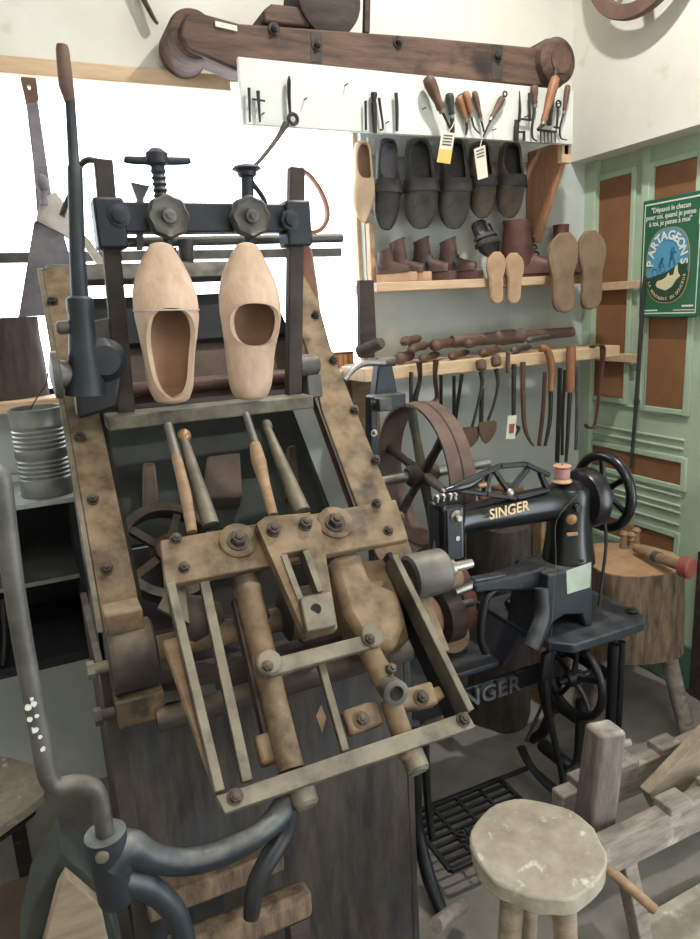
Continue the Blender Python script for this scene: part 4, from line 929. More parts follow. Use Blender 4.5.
P('back_stub', cyl(nb(), R(186, 240, 1.67), R(186, 262, 1.67), .018), 'iron_grey')
P('rack_bracket', prism(nb(), [R(88, 322), R(122, 315), R(124, 338), R(90, 340)], (0, .02, 0)), 'iron_grey', bev=.003)
P('rack_bracket', lathe(nb(), R(297, 366, RY + .01), XA, [(.022, 0), (.026, .004), (.026, .05), (.022, .054)], 18), 'iron_grey')
P('rack_foot', obox(nb(), R(312, 385, RY + .02), XA * .02, YA * .02, ZA * .03), 'iron_grey', bev=.004)
# ---- tall hand lever
def Lv(px, py): return oy(px, py, 1.50)
tl = P('hand_lever', tube(nb(), [Lv(70, 97), Lv(74, 165), Lv(75, 168), Lv(77, 250), Lv(82, 330)], [.009, .0105, .014, .015, .018], 14, smooth=False), 'iron_blue')
part('lever_grip', tube(nb(), [Lv(62, 45), Lv(62.5, 50), Lv(66, 85), Lv(70, 102)], [.010, .012, .0135, .010], 14, smooth=False), 'handle_brown', tl)
part('lever_socket', lathe(nb(), Lv(86, 395), Lv(81, 318) - Lv(86, 395), [(.040, 0), (.034, .05), (.028, .09), (.024, .16), (.026, .165), (.026, .19), (.020, .195)], 18), 'iron_blue', tl)
part('lever_pin', cyl(nb(), Lv(57, 328), Lv(92, 326), .011), 'iron_grey', tl)
part('lever_pin', lathe(nb(), Lv(56, 328), XA, [(.008, 0), (.013, .004), (.013, .02)], 12), 'iron_grey', tl)
part('lever_cam', lathe(nb(), Lv(56, 375), XA, [(.012, -.012), (.046, -.006), (.048, .006), (.03, .01), (.024, .03), (.016, .04), (.016, .08)], 24), 'iron_grey', tl)
part('lever_bracket', prism(nb(), [Lv(72, 360), Lv(112, 350), Lv(122, 380), Lv(118, 408), Lv(78, 420)], (0, .06, 0)), 'iron_black', tl, bev=.008)
part('lever_bracket', lathe(nb(), Lv(104, 360), (0, -1, 0), [(.03, -.03), (.045, 0), (.03, .02), (.012, .022)], 20), 'iron_blue', tl)
# ---- crank with forked casting in front
HY = .90
def Hp(px, py, y=HY): return oy(px, py, y)
hb = P('fork_hub', lathe(nb(), Hp(118, 902), Hp(105, 833) - Hp(118, 902), [(.016, 0), (.024, .006), (.026, .014), (.026, .085), (.028, .095), (.028, (Hp(105, 833) - Hp(118, 902)).length)], 28), 'iron_blue')
part('fork_arm', tube(nb(), [Hp(114, 862), Hp(128, 848), Hp(150, 857), Hp(185, 862), Hp(225, 852), Hp(262, 832), Hp(284, 808, .93), Hp(292, 792, .95)], [.030, .026, .0205, .019, .019, .017, .021, .019], 16), 'iron_blue', hb)
part('fork_prong', tube(nb(), [Hp(287, 805, .93), Hp(284, 832, .92), Hp(268, 860, .90), Hp(256, 885, .89), Hp(251, 918, .88)], [.020, .018, .016, .015, .012], 14), 'iron_black', hb)
part('fork_leg', tube(nb(), [Hp(118, 880), Hp(140, 884), Hp(160, 896), Hp(176, 915), Hp(185, 945), Hp(186, 980)], [.022, .020, .018, .0175, .0175, .0175], 14), 'iron_blue', hb)
part('hub_pin', lathe(nb(), Hp(102, 856, HY - .026), (0, -1, 0), [(.009, 0), (.009, .004), (.005, .006)], 14), 'iron_bar', hb)
ch = P('crank_handle', tube(nb(), [Hp(106, 838), Hp(102, 815), Hp(98, 796), Hp(90, 786), Hp(74, 784), Hp(57, 786), Hp(47, 772), Hp(38, 722), Hp(28, 671), Hp(14, 586), Hp(4, 505), Hp(1, 482), Hp(-5, 474), Hp(-12, 482), Hp(-14, 510)], .0125, 14), 'iron_grey')
for (x, y, w, h) in ((27, 708, 3, 4), (33, 704, 3, 2.5), (29, 720, 2.5, 3.5), (36, 716, 2, 3), (34, 730, 3, 4), (39, 737, 2, 4), (42, 749, 2.5, 4), (31, 699, 2, 2)):
    c_ = Hp(x + 1, y, HY - .0125); part('paint_flake', lathe(nb(), c_, (0, -1, 0), [(.0025 * w * .55, -.003), (.0025 * w * .5, .001)], 8, jit=.5), 'white_flake', ch)
# ---- the two clogs held in the rack
def held(label, toe, heel, wpx, inner, o0, o1, y0=1.545, twist=0):
    t_, b_ = R(*toe, y0), R(*heel, y0); L = (t_ - b_).length; W = (R(toe[0] + wpx, 300, y0) - R(toe[0], 300, y0)).x
    root = thing('carved_clog', label, 'clog', b_, 'raw clogs gripped in the carving machine')
    mx = place(b_ + YA * .0, t_ + YA * .0, (twist, -1, .05))
    tabs = ([(0, .45), (.05, .62), (.14, .74), (.3, .80), (.45, .92), (.58, 1), (.70, .98), (.80, .84), (.9, .60), (.96, .42), (1, .26)], CT, CB)
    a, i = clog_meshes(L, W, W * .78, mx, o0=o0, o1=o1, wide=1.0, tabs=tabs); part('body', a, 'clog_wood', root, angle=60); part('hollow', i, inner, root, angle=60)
    return root, mx, L, W
c1, mx, L, W = held('raw wooden clog nearest the tall lever in machine, fully hollowed, with string around', (157, 244), (169, 402), 61, 'clog_inside', .04, .60)
bm = nb(); bm.free()
part('string', clog_strap(L, W, W * .78, mx, .585, .592, 1.02, -PI, PI, .002), 'canvas', c1)
c2, mx, L, W = held('raw wooden clog beside the right post of machine, only partly hollowed', (242, 244), (246, 399), 56, 'clog_inside', .36, .62)
# ================================================================ treadle sewing machine
sm = thing('sewing_machine', 'black treadle sewing machine with gold lettering, on cast iron stand', 'sewing machine', (1.25, 1.55, 0))
YS = 1.55
def Q(px, py, y=YS): return oy(px, py, y)
def W_(name, bm, m, parent=sm, **k): return part(name, bm, m, parent, **k)
# table: low tray, slope and upper deck
deck_z, tray_z = .615, .50
W_('table_tray', box(nb(), (.79, 1.61, tray_z - .018), (1.225, 1.795, tray_z)), 'table_black', bev=.004)
dk = [(1.255, 1.80), (1.255, 1.56), (1.275, 1.45), (1.32, 1.405), (1.60, 1.405), (1.635, 1.44), (1.645, 1.52), (1.645, 1.80)]
bm = nb(); prism(bm, [(1.205, 1.60, tray_z - .016), (1.225, 1.60, tray_z - .016), (1.275, 1.56, deck_z - .026), (1.258, 1.555, deck_z - .004)], (0, .195, 0))
W_('table_slope', bm, 'table_black', bev=.003)
bm = nb(); prism(bm, [(x, y, deck_z - .026) for x, y in dk], (0, 0, .03))
tt = W_('table_top', bm, 'table_black', bev=.005)
part('table_latch', lathe(nb(), oz(632, 612, deck_z + .004), ZA, [(.02, 0), (.022, .006), (.012, .012)], 14), 'iron_black', tt)
# stand: two frames of twin legs, cross bar with cast lettering, wheel, treadle
LX, RX = .795, 1.50
for (lx, yf) in ((LX, 1.30), (RX, 1.42)):
    for y0, y1 in ((1.43, yf), (1.70, 1.80)):
        W_('stand_leg', tube(nb(), [(lx, y0, .56 if lx > 1 else .52), (lx, y0, .30), (lx, y0, .20), (lx, (y0 * .6 + y1 * .4), .08), (lx, y1, .012)], [.017, .016, .017, .020, .018], 10, flat=1.0), 'iron_black')
        W_('stand_leg', tube(nb(), [(lx + .034, y0, .56 if lx > 1 else .50), (lx + .034, y0, .30), (lx + .034, y0 + (y1 - y0) * .15, .16)], [.012, .011, .010], 10), 'iron_black')
    W_('stand_rail', bar(nb(), (lx, 1.43, .22), (lx, 1.70, .22), .02, .03), 'iron_black', bev=.003)
    W_('stand_rail', bar(nb(), (lx, 1.43, .45), (lx, 1.70, .45), .02, .03), 'iron_black', bev=.003)
cb0, cb1 = oy(440, 703, 1.62), oy(556, 672, 1.62); cz = (cb0.z + cb1.z) / 2
cbar = W_('cross_bar', box(nb(), (LX, 1.62, cz - .033), (RX, 1.636, cz + .033)), 'iron_black', bev=.004)
tx0, tx1 = oy(448, 690, 1.62).x, oy(514, 690, 1.62).x
part('cast_lettering', text_bm('SINGER', .078, V(((tx0 + tx1) / 2, 1.612, cz)), XA, ZA, .016, spacing=1.05, xscale=1.03, bold=.0012), 'silver_letter', cbar)
wx = 1.40; wp = ox(574, 678, wx)
tw = W_('treadle_wheel', torus(nb(), wp, XA, .118, .013, 44, 10), 'iron_black')
part('wheel_hub', lathe(nb(), wp, XA, [(.02, -.03), (.024, -.02), (.024, .02), (.02, .03)], 16), 'iron_black', tw)
for k in range(5):
    dv = V((0, math.cos(2 * PI * k / 5 + .3), math.sin(2 * PI * k / 5 + .3))); part('wheel_spoke', tube(nb(), [wp + dv * .02, wp + dv * .07 + XA * .008, wp + dv * .115], [.010, .008, .009], 8), 'iron_black', tw)
part('axle', cyl(nb(), wp - XA * .06, wp + XA * .12, .010), 'iron_black', tw)
W_('stand_bracket', prism(nb(), [oy(x, y, 1.5) for x, y in ((545, 655), (556, 650), (552, 690), (548, 720), (541, 690))], (0, .02, 0)), 'iron_black', bev=.003)
W_('pitman_rod', tube(nb(), [oy(556, 660, 1.52), oy(546, 695, 1.52), oy(526, 742, 1.50)], .005, 8), 'iron_black')
W_('pitman_fork', tube(nb(), [oy(545, 680, 1.47), oy(549, 715, 1.47), oy(560, 765, 1.47), oy(566, 800, 1.46)], [.009, .012, .010, .010], 10), 'iron_black')
W_('treadle_arm', tube(nb(), [oz(521, 747, .14), oz(530, 765, .12), oz(547, 785, .10), oz(563, 797, .09)], [.016, .014, .013, .014], 10, flat=.6), 'iron_black')
W_('stand_foot', tube(nb(), [oz(543, 745, .12), oz(556, 756, .12), oz(572, 768, .10), oz(583, 775, .06)], [.024, .022, .024, .016], 10), 'iron_black')
W_('stand_foot', tube(nb(), [oy(560, 800, 1.46), oy(566, 775, 1.47), oy(578, 760, 1.48), oy(580, 700, 1.48)], [.012, .013, .016, .014], 10), 'iron_black')
# treadle plate: a cast grid
gz = .085; gx0, gx1, gy0, gy1 = .855, 1.20, 1.36, 1.60
bm = nb()
for y in (gy0, gy1): bar(bm, (gx0, y, gz), (gx1, y, gz), .014, .014)
for x in (gx0, gx1): bar(bm, (x, gy0, gz), (x, gy1, gz), .014, .014)
tr = W_('treadle', bm, 'iron_black', bev=.002)
for k in range(1, 8): part('treadle_slat', bar(nb(), (gx0, gy0 + (gy1 - gy0) * k / 8, gz), (gx1, gy0 + (gy1 - gy0) * k / 8, gz), .008, .010), 'iron_black', tr)
for k in range(1, 4): part('treadle_bar', bar(nb(), (gx0 + (gx1 - gx0) * k / 4, gy0, gz), (gx0 + (gx1 - gx0) * k / 4, gy1, gz), .008, .011), 'iron_black', tr)
part('treadle_lettering', text_bm('SINGER', .062, V(((gx0 + gx1) / 2 + .02, (gy0 + gy1) / 2 - .04, gz + .008)), XA, YA, .006, xscale=1.1, bold=.001), 'iron_black', tr)
W_('treadle_side', bar(nb(), (gx1 + .13, 1.38, gz), (gx1 + .13, 1.60, gz), .014, .012), 'iron_black', bev=.002)
W_('treadle_side', bar(nb(), (gx1, 1.60, gz), (gx1 + .13, 1.60, gz), .012, .012), 'iron_black', bev=.002); W_('treadle_side', bar(nb(), (gx1, 1.38, gz), (gx1 + .13, 1.38, gz), .012, .012), 'iron_black', bev=.002)
# ---- machine head
bs = [Q(540, 572), Q(592, 560)]
x0, x1 = oy(541, 595, 1.47).x, oy(594, 590, 1.47).x; zt = Q(570, 557).z
bd = W_('head_base', prism(nb(), [(x0, 1.47, deck_z + .005), (x0 + .028, 1.47, deck_z + .005), (x0 + .045, 1.47, deck_z + .05), (x0 + .09, 1.47, deck_z + .065), (x1 - .045, 1.47, deck_z + .05), (x1 - .03, 1.47, deck_z + .005), (x1, 1.47, deck_z + .005), (x1 - .008, 1.47, zt), (x0 + .03, 1.47, zt)], (0, .16, 0)), 'iron_blue', bev=.006)
a, b = oy(568, 572, 1.468), oy(592, 563, 1.468)
part('paper_label', prism(nb(), [oy(566, 571, 1.469), oy(591, 562, 1.469), oy(590, 587, 1.469), oy(567, 594, 1.469)], (0, -.0015, 0)), 'paper_green', bd)
part('base_screw', lathe(nb(), oy(582, 561, 1.469), (0, -1, 0), [(.005, 0), (.005, .003)], 10), 'cavity', bd)
W_('base_foot', tube(nb(), [V((x0 + .012, 1.48, zt - .04)), V((x0 - .0, 1.46, deck_z + .09)), V((x0 - .035, 1.45, deck_z + .035)), V((x0 - .055, 1.445, deck_z + .008))], [.022, .024, .026, .024], 12), 'iron_blue')
cx = Q(570, 530).x
zc = Q(566, 488).z
W_('column', lathe(nb(), V((cx - .005, YS, zt - .01)), ZA, [(.080, 0), (.078, .02), (.070, .07), (.066, .13), (.068, .19), (.070, .22), (.060, .238), (.03, .250)], 32), 'gloss_black')
la, lb_ = V((Q(448, 520).x, YS, Q(462, 518).z)), V((cx, YS, min(Q(566, 497).z, zt - .01 + .25 - .056)))
pts = [la + V((-.01, 0, -.01)), la.lerp(lb_, .12) + V((0, 0, -.004)), la.lerp(lb_, .45), la.lerp(lb_, .8), lb_]
arm = W_('arm', tube(nb(), pts, [.043, .038, .046, .050, .044], 24, flat=1.05), 'gloss_black')
tx0, tx1 = oy(491, 512, YS - .05), oy(525, 509, YS - .05)
part('gold_lettering', text_bm('SINGER', .041, V(((tx0.x + tx1.x) / 2, YS - .0545, (Q(508, 510, YS - .05)).z)), XA * .999 + ZA * .03, ZA, .003, xscale=1.0, bold=.0006), 'gold', arm)
hx0, hx1 = Q(434, 530).x, Q(463, 530).x; hz0, hz1 = Q(447, 560).z, Q(448, 500).z
hd = W_('needle_head', box(nb(), (hx0, YS - .042, hz0), (hx1 - .012, YS + .042, hz1)), 'gloss_black', bev=.016)
part('face_plate', box(nb(), (hx0 + .012, YS - .047, hz0 + .02), (hx1 - .035, YS - .040, hz1 - .012)), 'iron_black', hd, bev=.004)
for i, (x, y) in enumerate(((437, 498), (443, 494), (450, 497), (455, 501))):
    c = Q(x, y); c.z = hz1 - .004; part('head_screw', lathe(nb(), c, ZA, [(.007, 0), (.006, .012), (.009, .014), (.009, .022), (.004, .026)], 10), 'steel', hd)
part('tension_knob', lathe(nb(), oy(456, 517, YS - .045), (0, -1, 0), [(.017, 0), (.020, .004), (.012, .008), (.012, .016), (.008, .02)], 16), 'steel', hd)
part('head_screw', lathe(nb(), oy(457, 538, YS - .045), (0, -1, 0), [(.008, 0), (.007, .005)], 12), 'steel', hd)
nb_ = part('needle_bar', tube(nb(), [V((hx0 + .03, YS, hz0 + .01)), V((hx0 + .03, YS, hz0 - .022))], [.014, .012], 10), 'steel', hd)
part('presser_bar', tube(nb(), [Q(434, 552), Q(436, 540), Q(433, 560)], [.006, .007, .005], 8), 'steel', hd)
# overhead truss lever
YTL = YS - .03
bm = nb()
def tb_(p, q, w=.015): bar(bm, Q(*p, YTL), Q(*q, YTL), .016, w, ZA)
for p, q in (((452, 488), (500, 466)), ((500, 466), (526, 464)), ((526, 464), (549, 475)), ((450, 489), (486, 494)), ((486, 494), (516, 498)), ((516, 498), (549, 489)), ((484, 493), (490, 472)), ((494, 470), (509, 492)), ((507, 494), (508, 466)) if False else ((509, 492), (528, 468)), ((540, 472), (546, 488))): tb_(p, q)
tl_ = W_('truss_lever', bm, 'iron_black', bev=.004)
part('lever_tip', tube(nb(), [Q(444, 491, YTL), Q(456, 488, YTL), Q(470, 484, YTL), Q(484, 476, YTL)], [.006, .013, .013, .006], 12), 'gloss_black', tl_)
part('lever_pivot', lathe(nb(), Q(510, 493, YTL - .008), (0, -1, 0), [(.014, 0), (.012, .006), (.006, .01)], 14), 'steel', tl_)
part('lever_screw', lathe(nb(), Q(480, 485, YTL), XA, [(.006, -.012), (.010, -.008), (.010, .016), (.006, .02)], 12), 'brass', tl_)
part('lever_ball', ball(nb(), Q(443, 491, YTL), .007), 'steel', tl_)
part('lever_post', tube(nb(), [Q(510, 495, YS), Q(510, 505, YS)], .02, 12), 'gloss_black', tl_)
# belt guard disc and hand wheel
gc = V((Q(588, 500).x - .01, YS, Q(588, 497).z))
W_('guard_disc', lathe(nb(), gc, XA, [(.03, -.045), (.085, -.025), (.092, -.01), (.092, .018), (.086, .022), (.02, .03)], 40), 'gloss_black')
HX = Q(603, 492).x; hc = V((HX, YS, Q(603, 491.5).z))
hw = W_('hand_wheel', torus(nb(), hc, XA, .112, .0155, 52, 12), 'gloss_black')
part('wheel_hub', lathe(nb(), hc, XA, [(.02, -.06), (.026, -.04), (.028, .016), (.018, .022)], 20), 'gloss_black', hw)
for k in range(6):
    dv = V((0, math.cos(2 * PI * k / 6 + .45), math.sin(2 * PI * k / 6 + .45))); part('wheel_spoke', tube(nb(), [hc + dv * .02, hc + dv * .06, hc + dv * .106], [.013, .009, .011], 10), 'gloss_black', hw)
W_('drive_belt', tube(nb(), [oy(597, 500, 1.50), oy(604, 518, 1.49), oy(606, 545, 1.49), oy(602, 580, 1.50), oy(599, 606, 1.505)], .005, 8), 'leather_black')
for x, y, r in ((571, 519, .016), ): W_('round_badge', lathe(nb(), oy(x, y, YS - .052), (-.35, -1, 0), [(r, 0), (r, .006), (r * .9, .007)], 24), 'brass')
W_('name_badge', obox(nb(), oy(572, 534, YS - .060), XA * .018 + YA * -.004, YA * .003, ZA * .006), 'brass', bev=.002)
W_('thread_guide', lathe(nb(), oy(575, 507, YS - .058), (0, -1, 0), [(.010, 0), (.010, .01), (.014, .012), (.012, .018)], 14), 'gloss_black')
# horn-shaped lower arm with steel tip
za = Q(500, 585).z
bm = nb(); pA, pB = V((Q(470, 585).x, YS, Q(470, 586).z)), V((x0 + .05, YS, zt - .03))
secs = [(pA, .024, .014), (pA.lerp(pB, .35), .028, .020), (pA.lerp(pB, .75), .036, .030), (pB, .045, .040)]
rows = []
for c, wv, hv in secs: rows.append([bm.verts.new(c + YA * sy * wv + ZA * sz * hv) for sy, sz in ((-1, -1), (1, -1), (1, 1), (-1, 1))])
for A, B in zip(rows, rows[1:]):
    for i in range(4): face(bm, [A[i], A[(i + 1) % 4], B[(i + 1) % 4], B[i]])
face(bm, rows[0][::-1]); face(bm, rows[-1])
lo = W_('lower_arm', bm, 'table_black', bev=.008)
tipL = V((Q(434, 578).x, YS - .03, Q(450, 584).z))
part('arm_tip', tube(nb(), [V((Q(452, 580).x, YS - .01, pA.z - .002)), pA + V((-.01, 0, 0)), pA + V((.03, 0, .004))], [.012, .016, .018], 12), 'steel', lo)
part('throat_plate', obox(nb(), pA.lerp(pB, .25) + V((0, -.004, .022)), (pB - pA) * .22, YA * .014, ZA * .003), 'silver_letter', lo)
W_('arm_brace', tube(nb(), [pA.lerp(pB, .40) + V((0, 0, -.02)), pA.lerp(pB, .22) + V((0, 0, -.05)), V((pA.lerp(pB, .15).x, YS, deck_z + .03)), V((pA.lerp(pB, .22).x, YS, deck_z - .03))], [.012, .014, .013, .014], 10), 'iron_black')
W_('bobbin_winder', tube(nb(), [oy(508, 605, 1.68), oy(525, 592, 1.70), oy(545, 598, 1.68)], [.015, .022, .016], 12), 'iron_black')
# spool of thread on its pin
sc0 = V((Q(562, 486).x, YS, zt - .01 + .254))
r_ = thing('thread_spool', 'wooden spool of dusty pink thread standing on top of the sewing machine', 'spool', sc0)
sb_ = Q(562, 467).z - sc0.z
part('spool_core', lathe(nb(), sc0, ZA, [(.027, 0), (.029, .003), (.027, .008), (.018, .014), (.018, sb_ * .95), (.026, sb_ * 1.02), (.027, sb_ * 1.08), (.024, sb_ * 1.12)], 24), 'spool_wood', r_)
part('thread_winding', lathe(nb(), sc0, ZA, [(.019, .013), (.0225, .016), (.0225, sb_ * .92), (.019, sb_ * .96)], 24), 'pink_thread', r_)
part('spool_pin', cyl(nb(), sc0 + ZA * .0, sc0 + ZA * (sb_ * 1.2), .003), 'steel', r_)
part('loose_thread', tube(nb(), [sc0 + V((-.012, -.027, .02)), sc0 + V((-.012, -.09, .0)), oy(557, 520, 1.43), oy(556, 560, 1.40), oy(553, 612, 1.385), oy(549, 660, 1.38)], .0006, 5), 'iron_bar', r_)
# ================================================================ belt-driven machine behind (wheel, bracket, lower pulleys)
fm = thing('finishing_machine', 'old line shaft with wide brown belt pulley and blue steel bracket, behind the carving machine', 'machine', (.98, 1.9, 0))
def F(name, bm, m, parent=fm, **k): return part(name, bm, m, parent, **k)
YW = 1.90
wc = oy(411, 476, YW)
wl = F('belt_pulley', lathe(nb(), wc, XA, [(.226, 0), (.235, 0), (.238, .045), (.235, .09), (.226, .09)], 64, closed=True), 'belt_wood')
part('pulley_seam', lathe(nb(), wc, XA, [(.2375, .042), (.239, .0425), (.239, .0475), (.2375, .048)], 64, closed=True), 'dark_wood', wl)
hx = wc + XA * .045
part('pulley_hub', lathe(nb(), hx, XA, [(.026, -.06), (.036, -.05), (.030, -.03), (.030, .04), (.026, .05)], 22), 'rust_dark', wl)
for k in range(6):
    dv = V((0, math.cos(2 * PI * k / 6 + .22), math.sin(2 * PI * k / 6 + .22))); part('pulley_spoke', tube(nb(), [hx + dv * .028, hx + dv * .12, hx + dv * .228], [.018, .014, .018], 10), 'iron_bar' if k % 2 else 'rust_dark', wl)
F('line_shaft', cyl(nb(), hx - XA * .16, hx + XA * .26, .017), 'steel')
yb = YW + .02
bk = F('bracket', prism(nb(), [oy(371, 397, 1.82), oy(377, 396, 1.82), oy(378, 470, 1.82), oy(371, 455, 1.82)], (0, .04, 0)), 'iron_blue', bev=.003)
part('bracket_arm', prism(nb(), [oy(374, 396, 1.84), oy(406, 393, 1.84), oy(406, 406, 1.84), oy(376, 411, 1.84)], (0, .05, 0)), 'iron_blue', bk, bev=.003)
part('bracket_jaw', obox(nb(), oy(383, 404, 1.80), XA * .022, YA * .02, ZA * .020), 'iron_grey', bk, bev=.004)
part('bracket_head', prism(nb(), [oy(379, 364, 1.88), oy(392, 362, 1.88), oy(398, 395, 1.88), oy(375, 397, 1.88)], (0, .04, 0)), 'iron_blue', bk, bev=.004)
part('bracket_sleeve', cyl(nb(), oy(377, 363, 1.89), oy(394, 361, 1.89), .016), 'iron_grey', bk)
part('bracket_lever', tube(nb(), [oy(384, 363, 1.87), oy(366, 363, 1.86), oy(353, 369, 1.85), oy(344, 380, 1.84)], [.011, .010, .010, .009], 10), 'steel', bk)
for q in ((374, 402), (374, 433)): part('bracket_bolt', hexbolt(nb(), oy(*q, 1.818), (0, -1, 0), .007), 'steel', bk)
part('upright', box(nb(), (bk.data.vertices[0].co.x + .98 if False else oy(374, 440, 1.86).x - .02, 1.86, 0), (oy(374, 440, 1.86).x + .02, 1.90, oy(374, 440, 1.86).z)), 'iron_blue', bk, bev=.003)
l2 = oy(436, 600, 2.0)
p2_ = F('lower_pulley', lathe(nb(), l2, XA, [(.168, 0), (.196, 0), (.196, .05), (.168, .05)], 56, closed=True), 'red_wood', bev=.002)
part('pulley_hub', lathe(nb(), l2 + XA * .02, XA, [(.04, -.05), (.05, -.03), (.05, .05), (.04, .06)], 20), 'rust_dark', p2_)
for k in range(4):
    dv = V((0, math.cos(2 * PI * k / 4 + .5), math.sin(2 * PI * k / 4 + .5))); part('pulley_spoke', bar(nb(), l2 + XA * .025 + dv * .04, l2 + XA * .025 + dv * .17, .04, .03, XA), 'rust_dark', p2_)
F('sanding_drum', lathe(nb(), oy(410, 622, 1.72), XA, [(.04, 0), (.075, .006), (.078, .02), (.078, .07), (.06, .085)], 32), 'red_wood')
F('sanding_drum', lathe(nb(), oy(437, 617, 1.76), XA, [(.05, 0), (.085, .006), (.088, .02), (.088, .06), (.05, .075)], 32), 'dark_wood')
F('sanding_drum', lathe(nb(), oy(452, 635, 1.74), (-.5, -1, 0), [(.055, -.03), (.055, .02), (.05, .026)], 24), 'tan_wood')
F('drum_shaft', cyl(nb(), oy(396, 625, 1.76), oy(472, 602, 1.76), .014), 'iron_grey')
F('machine_foot', prism(nb(), [(.84, 1.87, 0), (1.10, 1.87, 0), (1.06, 1.87, .5), (.90, 1.87, .62)], (0, .05, 0)), 'iron_black', bev=.004)
# ================================================================ chopping block, mallet and form
def irregular(c, r, h, n=28, top=1.0, amp=.08, seed=1, r2=None):
    rnd = random.Random(seed); a = [1 + amp * (rnd.random() - .5) * 2 for _ in range(n)]
    a = [(a[i - 1] + a[i] * 2 + a[(i + 1) % n]) / 4 for i in range(n)]
    bm = nb(); rows = []
    for k in range(9):
        f = k / 8; rr = (r2 or r) + (r * top - (r2 or r)) * f
        rows.append([bm.verts.new((c[0] + rr * a[i] * (1 + .02 * math.sin(5 * f + i)) * math.cos(2 * PI * i / n), c[1] + rr * a[i] * math.sin(2 * PI * i / n), c[2] + h * f)) for i in range(n)])
    for A, B in zip(rows, rows[1:]):
        for i in range(n): face(bm, [A[i], A[(i + 1) % n], B[(i + 1) % n], B[i]])
    face(bm, rows[0][::-1]); face(bm, rows[-1]); return bm, [v.co.copy() for v in rows[-1]]
zt_ = .66; ctr = oz(626, 560, zt_)
ctr.x = min(ctr.x + .02, WRD - .24)
r_ = thing('chopping_block', 'thick tree trunk chopping block on splayed legs by the green door', 'block', (ctr.x, ctr.y, 0))
bm, rim = irregular((ctr.x, ctr.y, .34), .175, zt_ - .34, amp=.08, seed=4, r2=.19); part('trunk', bm, 'block_wood', r_, angle=50)
part('top_face', prism(nb(), [V((ctr.x, ctr.y, zt_ + .0005)) + (V((p.x, p.y, zt_)) - V((ctr.x, ctr.y, zt_))) * .985 for p in rim], (0, 0, .003)), 'end_grain', r_)
lf = oz(690, 742, 0.0)
for (tx, ty, fx, fy) in ((ctr.x + .06, ctr.y - .10, lf.x, lf.y), (ctr.x - .11, ctr.y - .02, ctr.x - .14, ctr.y + .04), (ctr.x + .02, ctr.y + .12, ctr.x + .04, ctr.y + .22)):
    part('leg', tube(nb(), [(tx, ty, .42), (tx * .4 + fx * .6, ty * .4 + fy * .6, .16), (fx, fy, 0)], [.032, .029, .026], 12), 'grey_wood', r_)
zb = zt_ + .004
mb = thing('wooden_form', 'small wooden form with upright post and three round pegs on the block', 'form', oz(626, 548, zb))
c = oz(628, 546, zb)
part('post', obox(nb(), V((c.x + .035, c.y + .03, zb + .11)), XA * .016, YA * .012, ZA * .11), 'tan_wood', mb, bev=.004)
for dx, dy, hh in ((-.028, -.005, .066), (-.004, -.018, .060), (.030, -.010, .070)):
    part('peg', lathe(nb(), V((c.x + dx, c.y + dy, zb)), ZA, [(.014, 0), (.016, .006), (.011, .02), (.015, .032), (.010, hh * .7), (.016, hh - .01), (.010, hh)], 14), 'tan_wood', mb)
r_ = thing('wooden_mallet', 'mallet with tan handle and red painted head resting on the chopping block', 'mallet', oz(660, 560, zb))
a, b, cc = oz(636, 548, zb + .024), oz(657, 557, zb + .036), oz(684, 567, zb + .05)
part('handle', tube(nb(), [a, b, cc], [.016, .019, .017], 14), 'tan_wood', r_); d = (cc - b).normalized()
part('metal_band', tube(nb(), [b - d * .012, b + d * .014], .0205, 16), 'iron_grey', r_)
part('head', lathe(nb(), cc, d * .6 + V((.3, -.2, 0)), [(.018, -.012), (.033, -.010), (.036, 0), (.036, .022), (.030, .028)], 22), 'mallet_red', r_)
# clutter behind the sewing machine
bm, rim = irregular((1.50, 2.0, 0), .12, .80, amp=.12, seed=9); o = solo('tree_stump', bm, 'bark', 'dark bark covered stump standing behind the sewing machine', 'stump', angle=50)
def chunk(label, c, s, rz, m='block_wood', rx=0):
    bm = nb(); mx = Matrix.Translation(c) @ Matrix.Rotation(rz, 4, 'Z') @ Matrix.Rotation(rx, 4, 'X')
    rnd = random.Random(int(c[0] * 1000)); P8 = [mx @ V((sx * s[0] * rnd.uniform(.8, 1), sy * s[1] * rnd.uniform(.8, 1), sz * s[2])) for sz in (-1, 1) for sx, sy in ((-1, -1), (1, -1), (1, 1), (-1, 1))]
    v = [bm.verts.new(p) for p in P8]
    for f in ((0, 1, 2, 3), (4, 5, 6, 7), (0, 1, 5, 4), (1, 2, 6, 5), (2, 3, 7, 6), (3, 0, 4, 7)): face(bm, [v[i] for i in f])
    return solo('wood_offcut', bm, m, label, 'wood piece', 'wood offcuts behind the sewing machine', bev=.008)
chunk('pale split offcut lying flat on the dark stump, window side', (1.45, 1.98, .832), (.08, .06, .03), .4, 'tan_wood')
chunk('brown offcut block standing on the dark stump, door side', (1.565, 2.03, .865), (.045, .05, .062), .2)
chunk('small tan offcut on top of the flat split piece', (1.46, 1.99, .892), (.05, .04, .028), -.5, 'red_wood')
chunk('brown block leaning behind at the foot of the rack tools', (1.92, 2.2, .33), (.08, .08, .33), .1, 'block_wood')
chunk('tall tan board standing upright behind the sewing machine arm', (1.70, 2.0, .43), (.022, .03, .43), .1, 'tan_wood')
lp_ = oy(521, 642, 2.16); bm, rim = irregular((lp_.x, 2.16, 0), .09, lp_.z, amp=.08, seed=31); solo('short_log', bm, 'tan_wood', 'short tan log standing on floor behind the treadle table slope', 'log', angle=50)
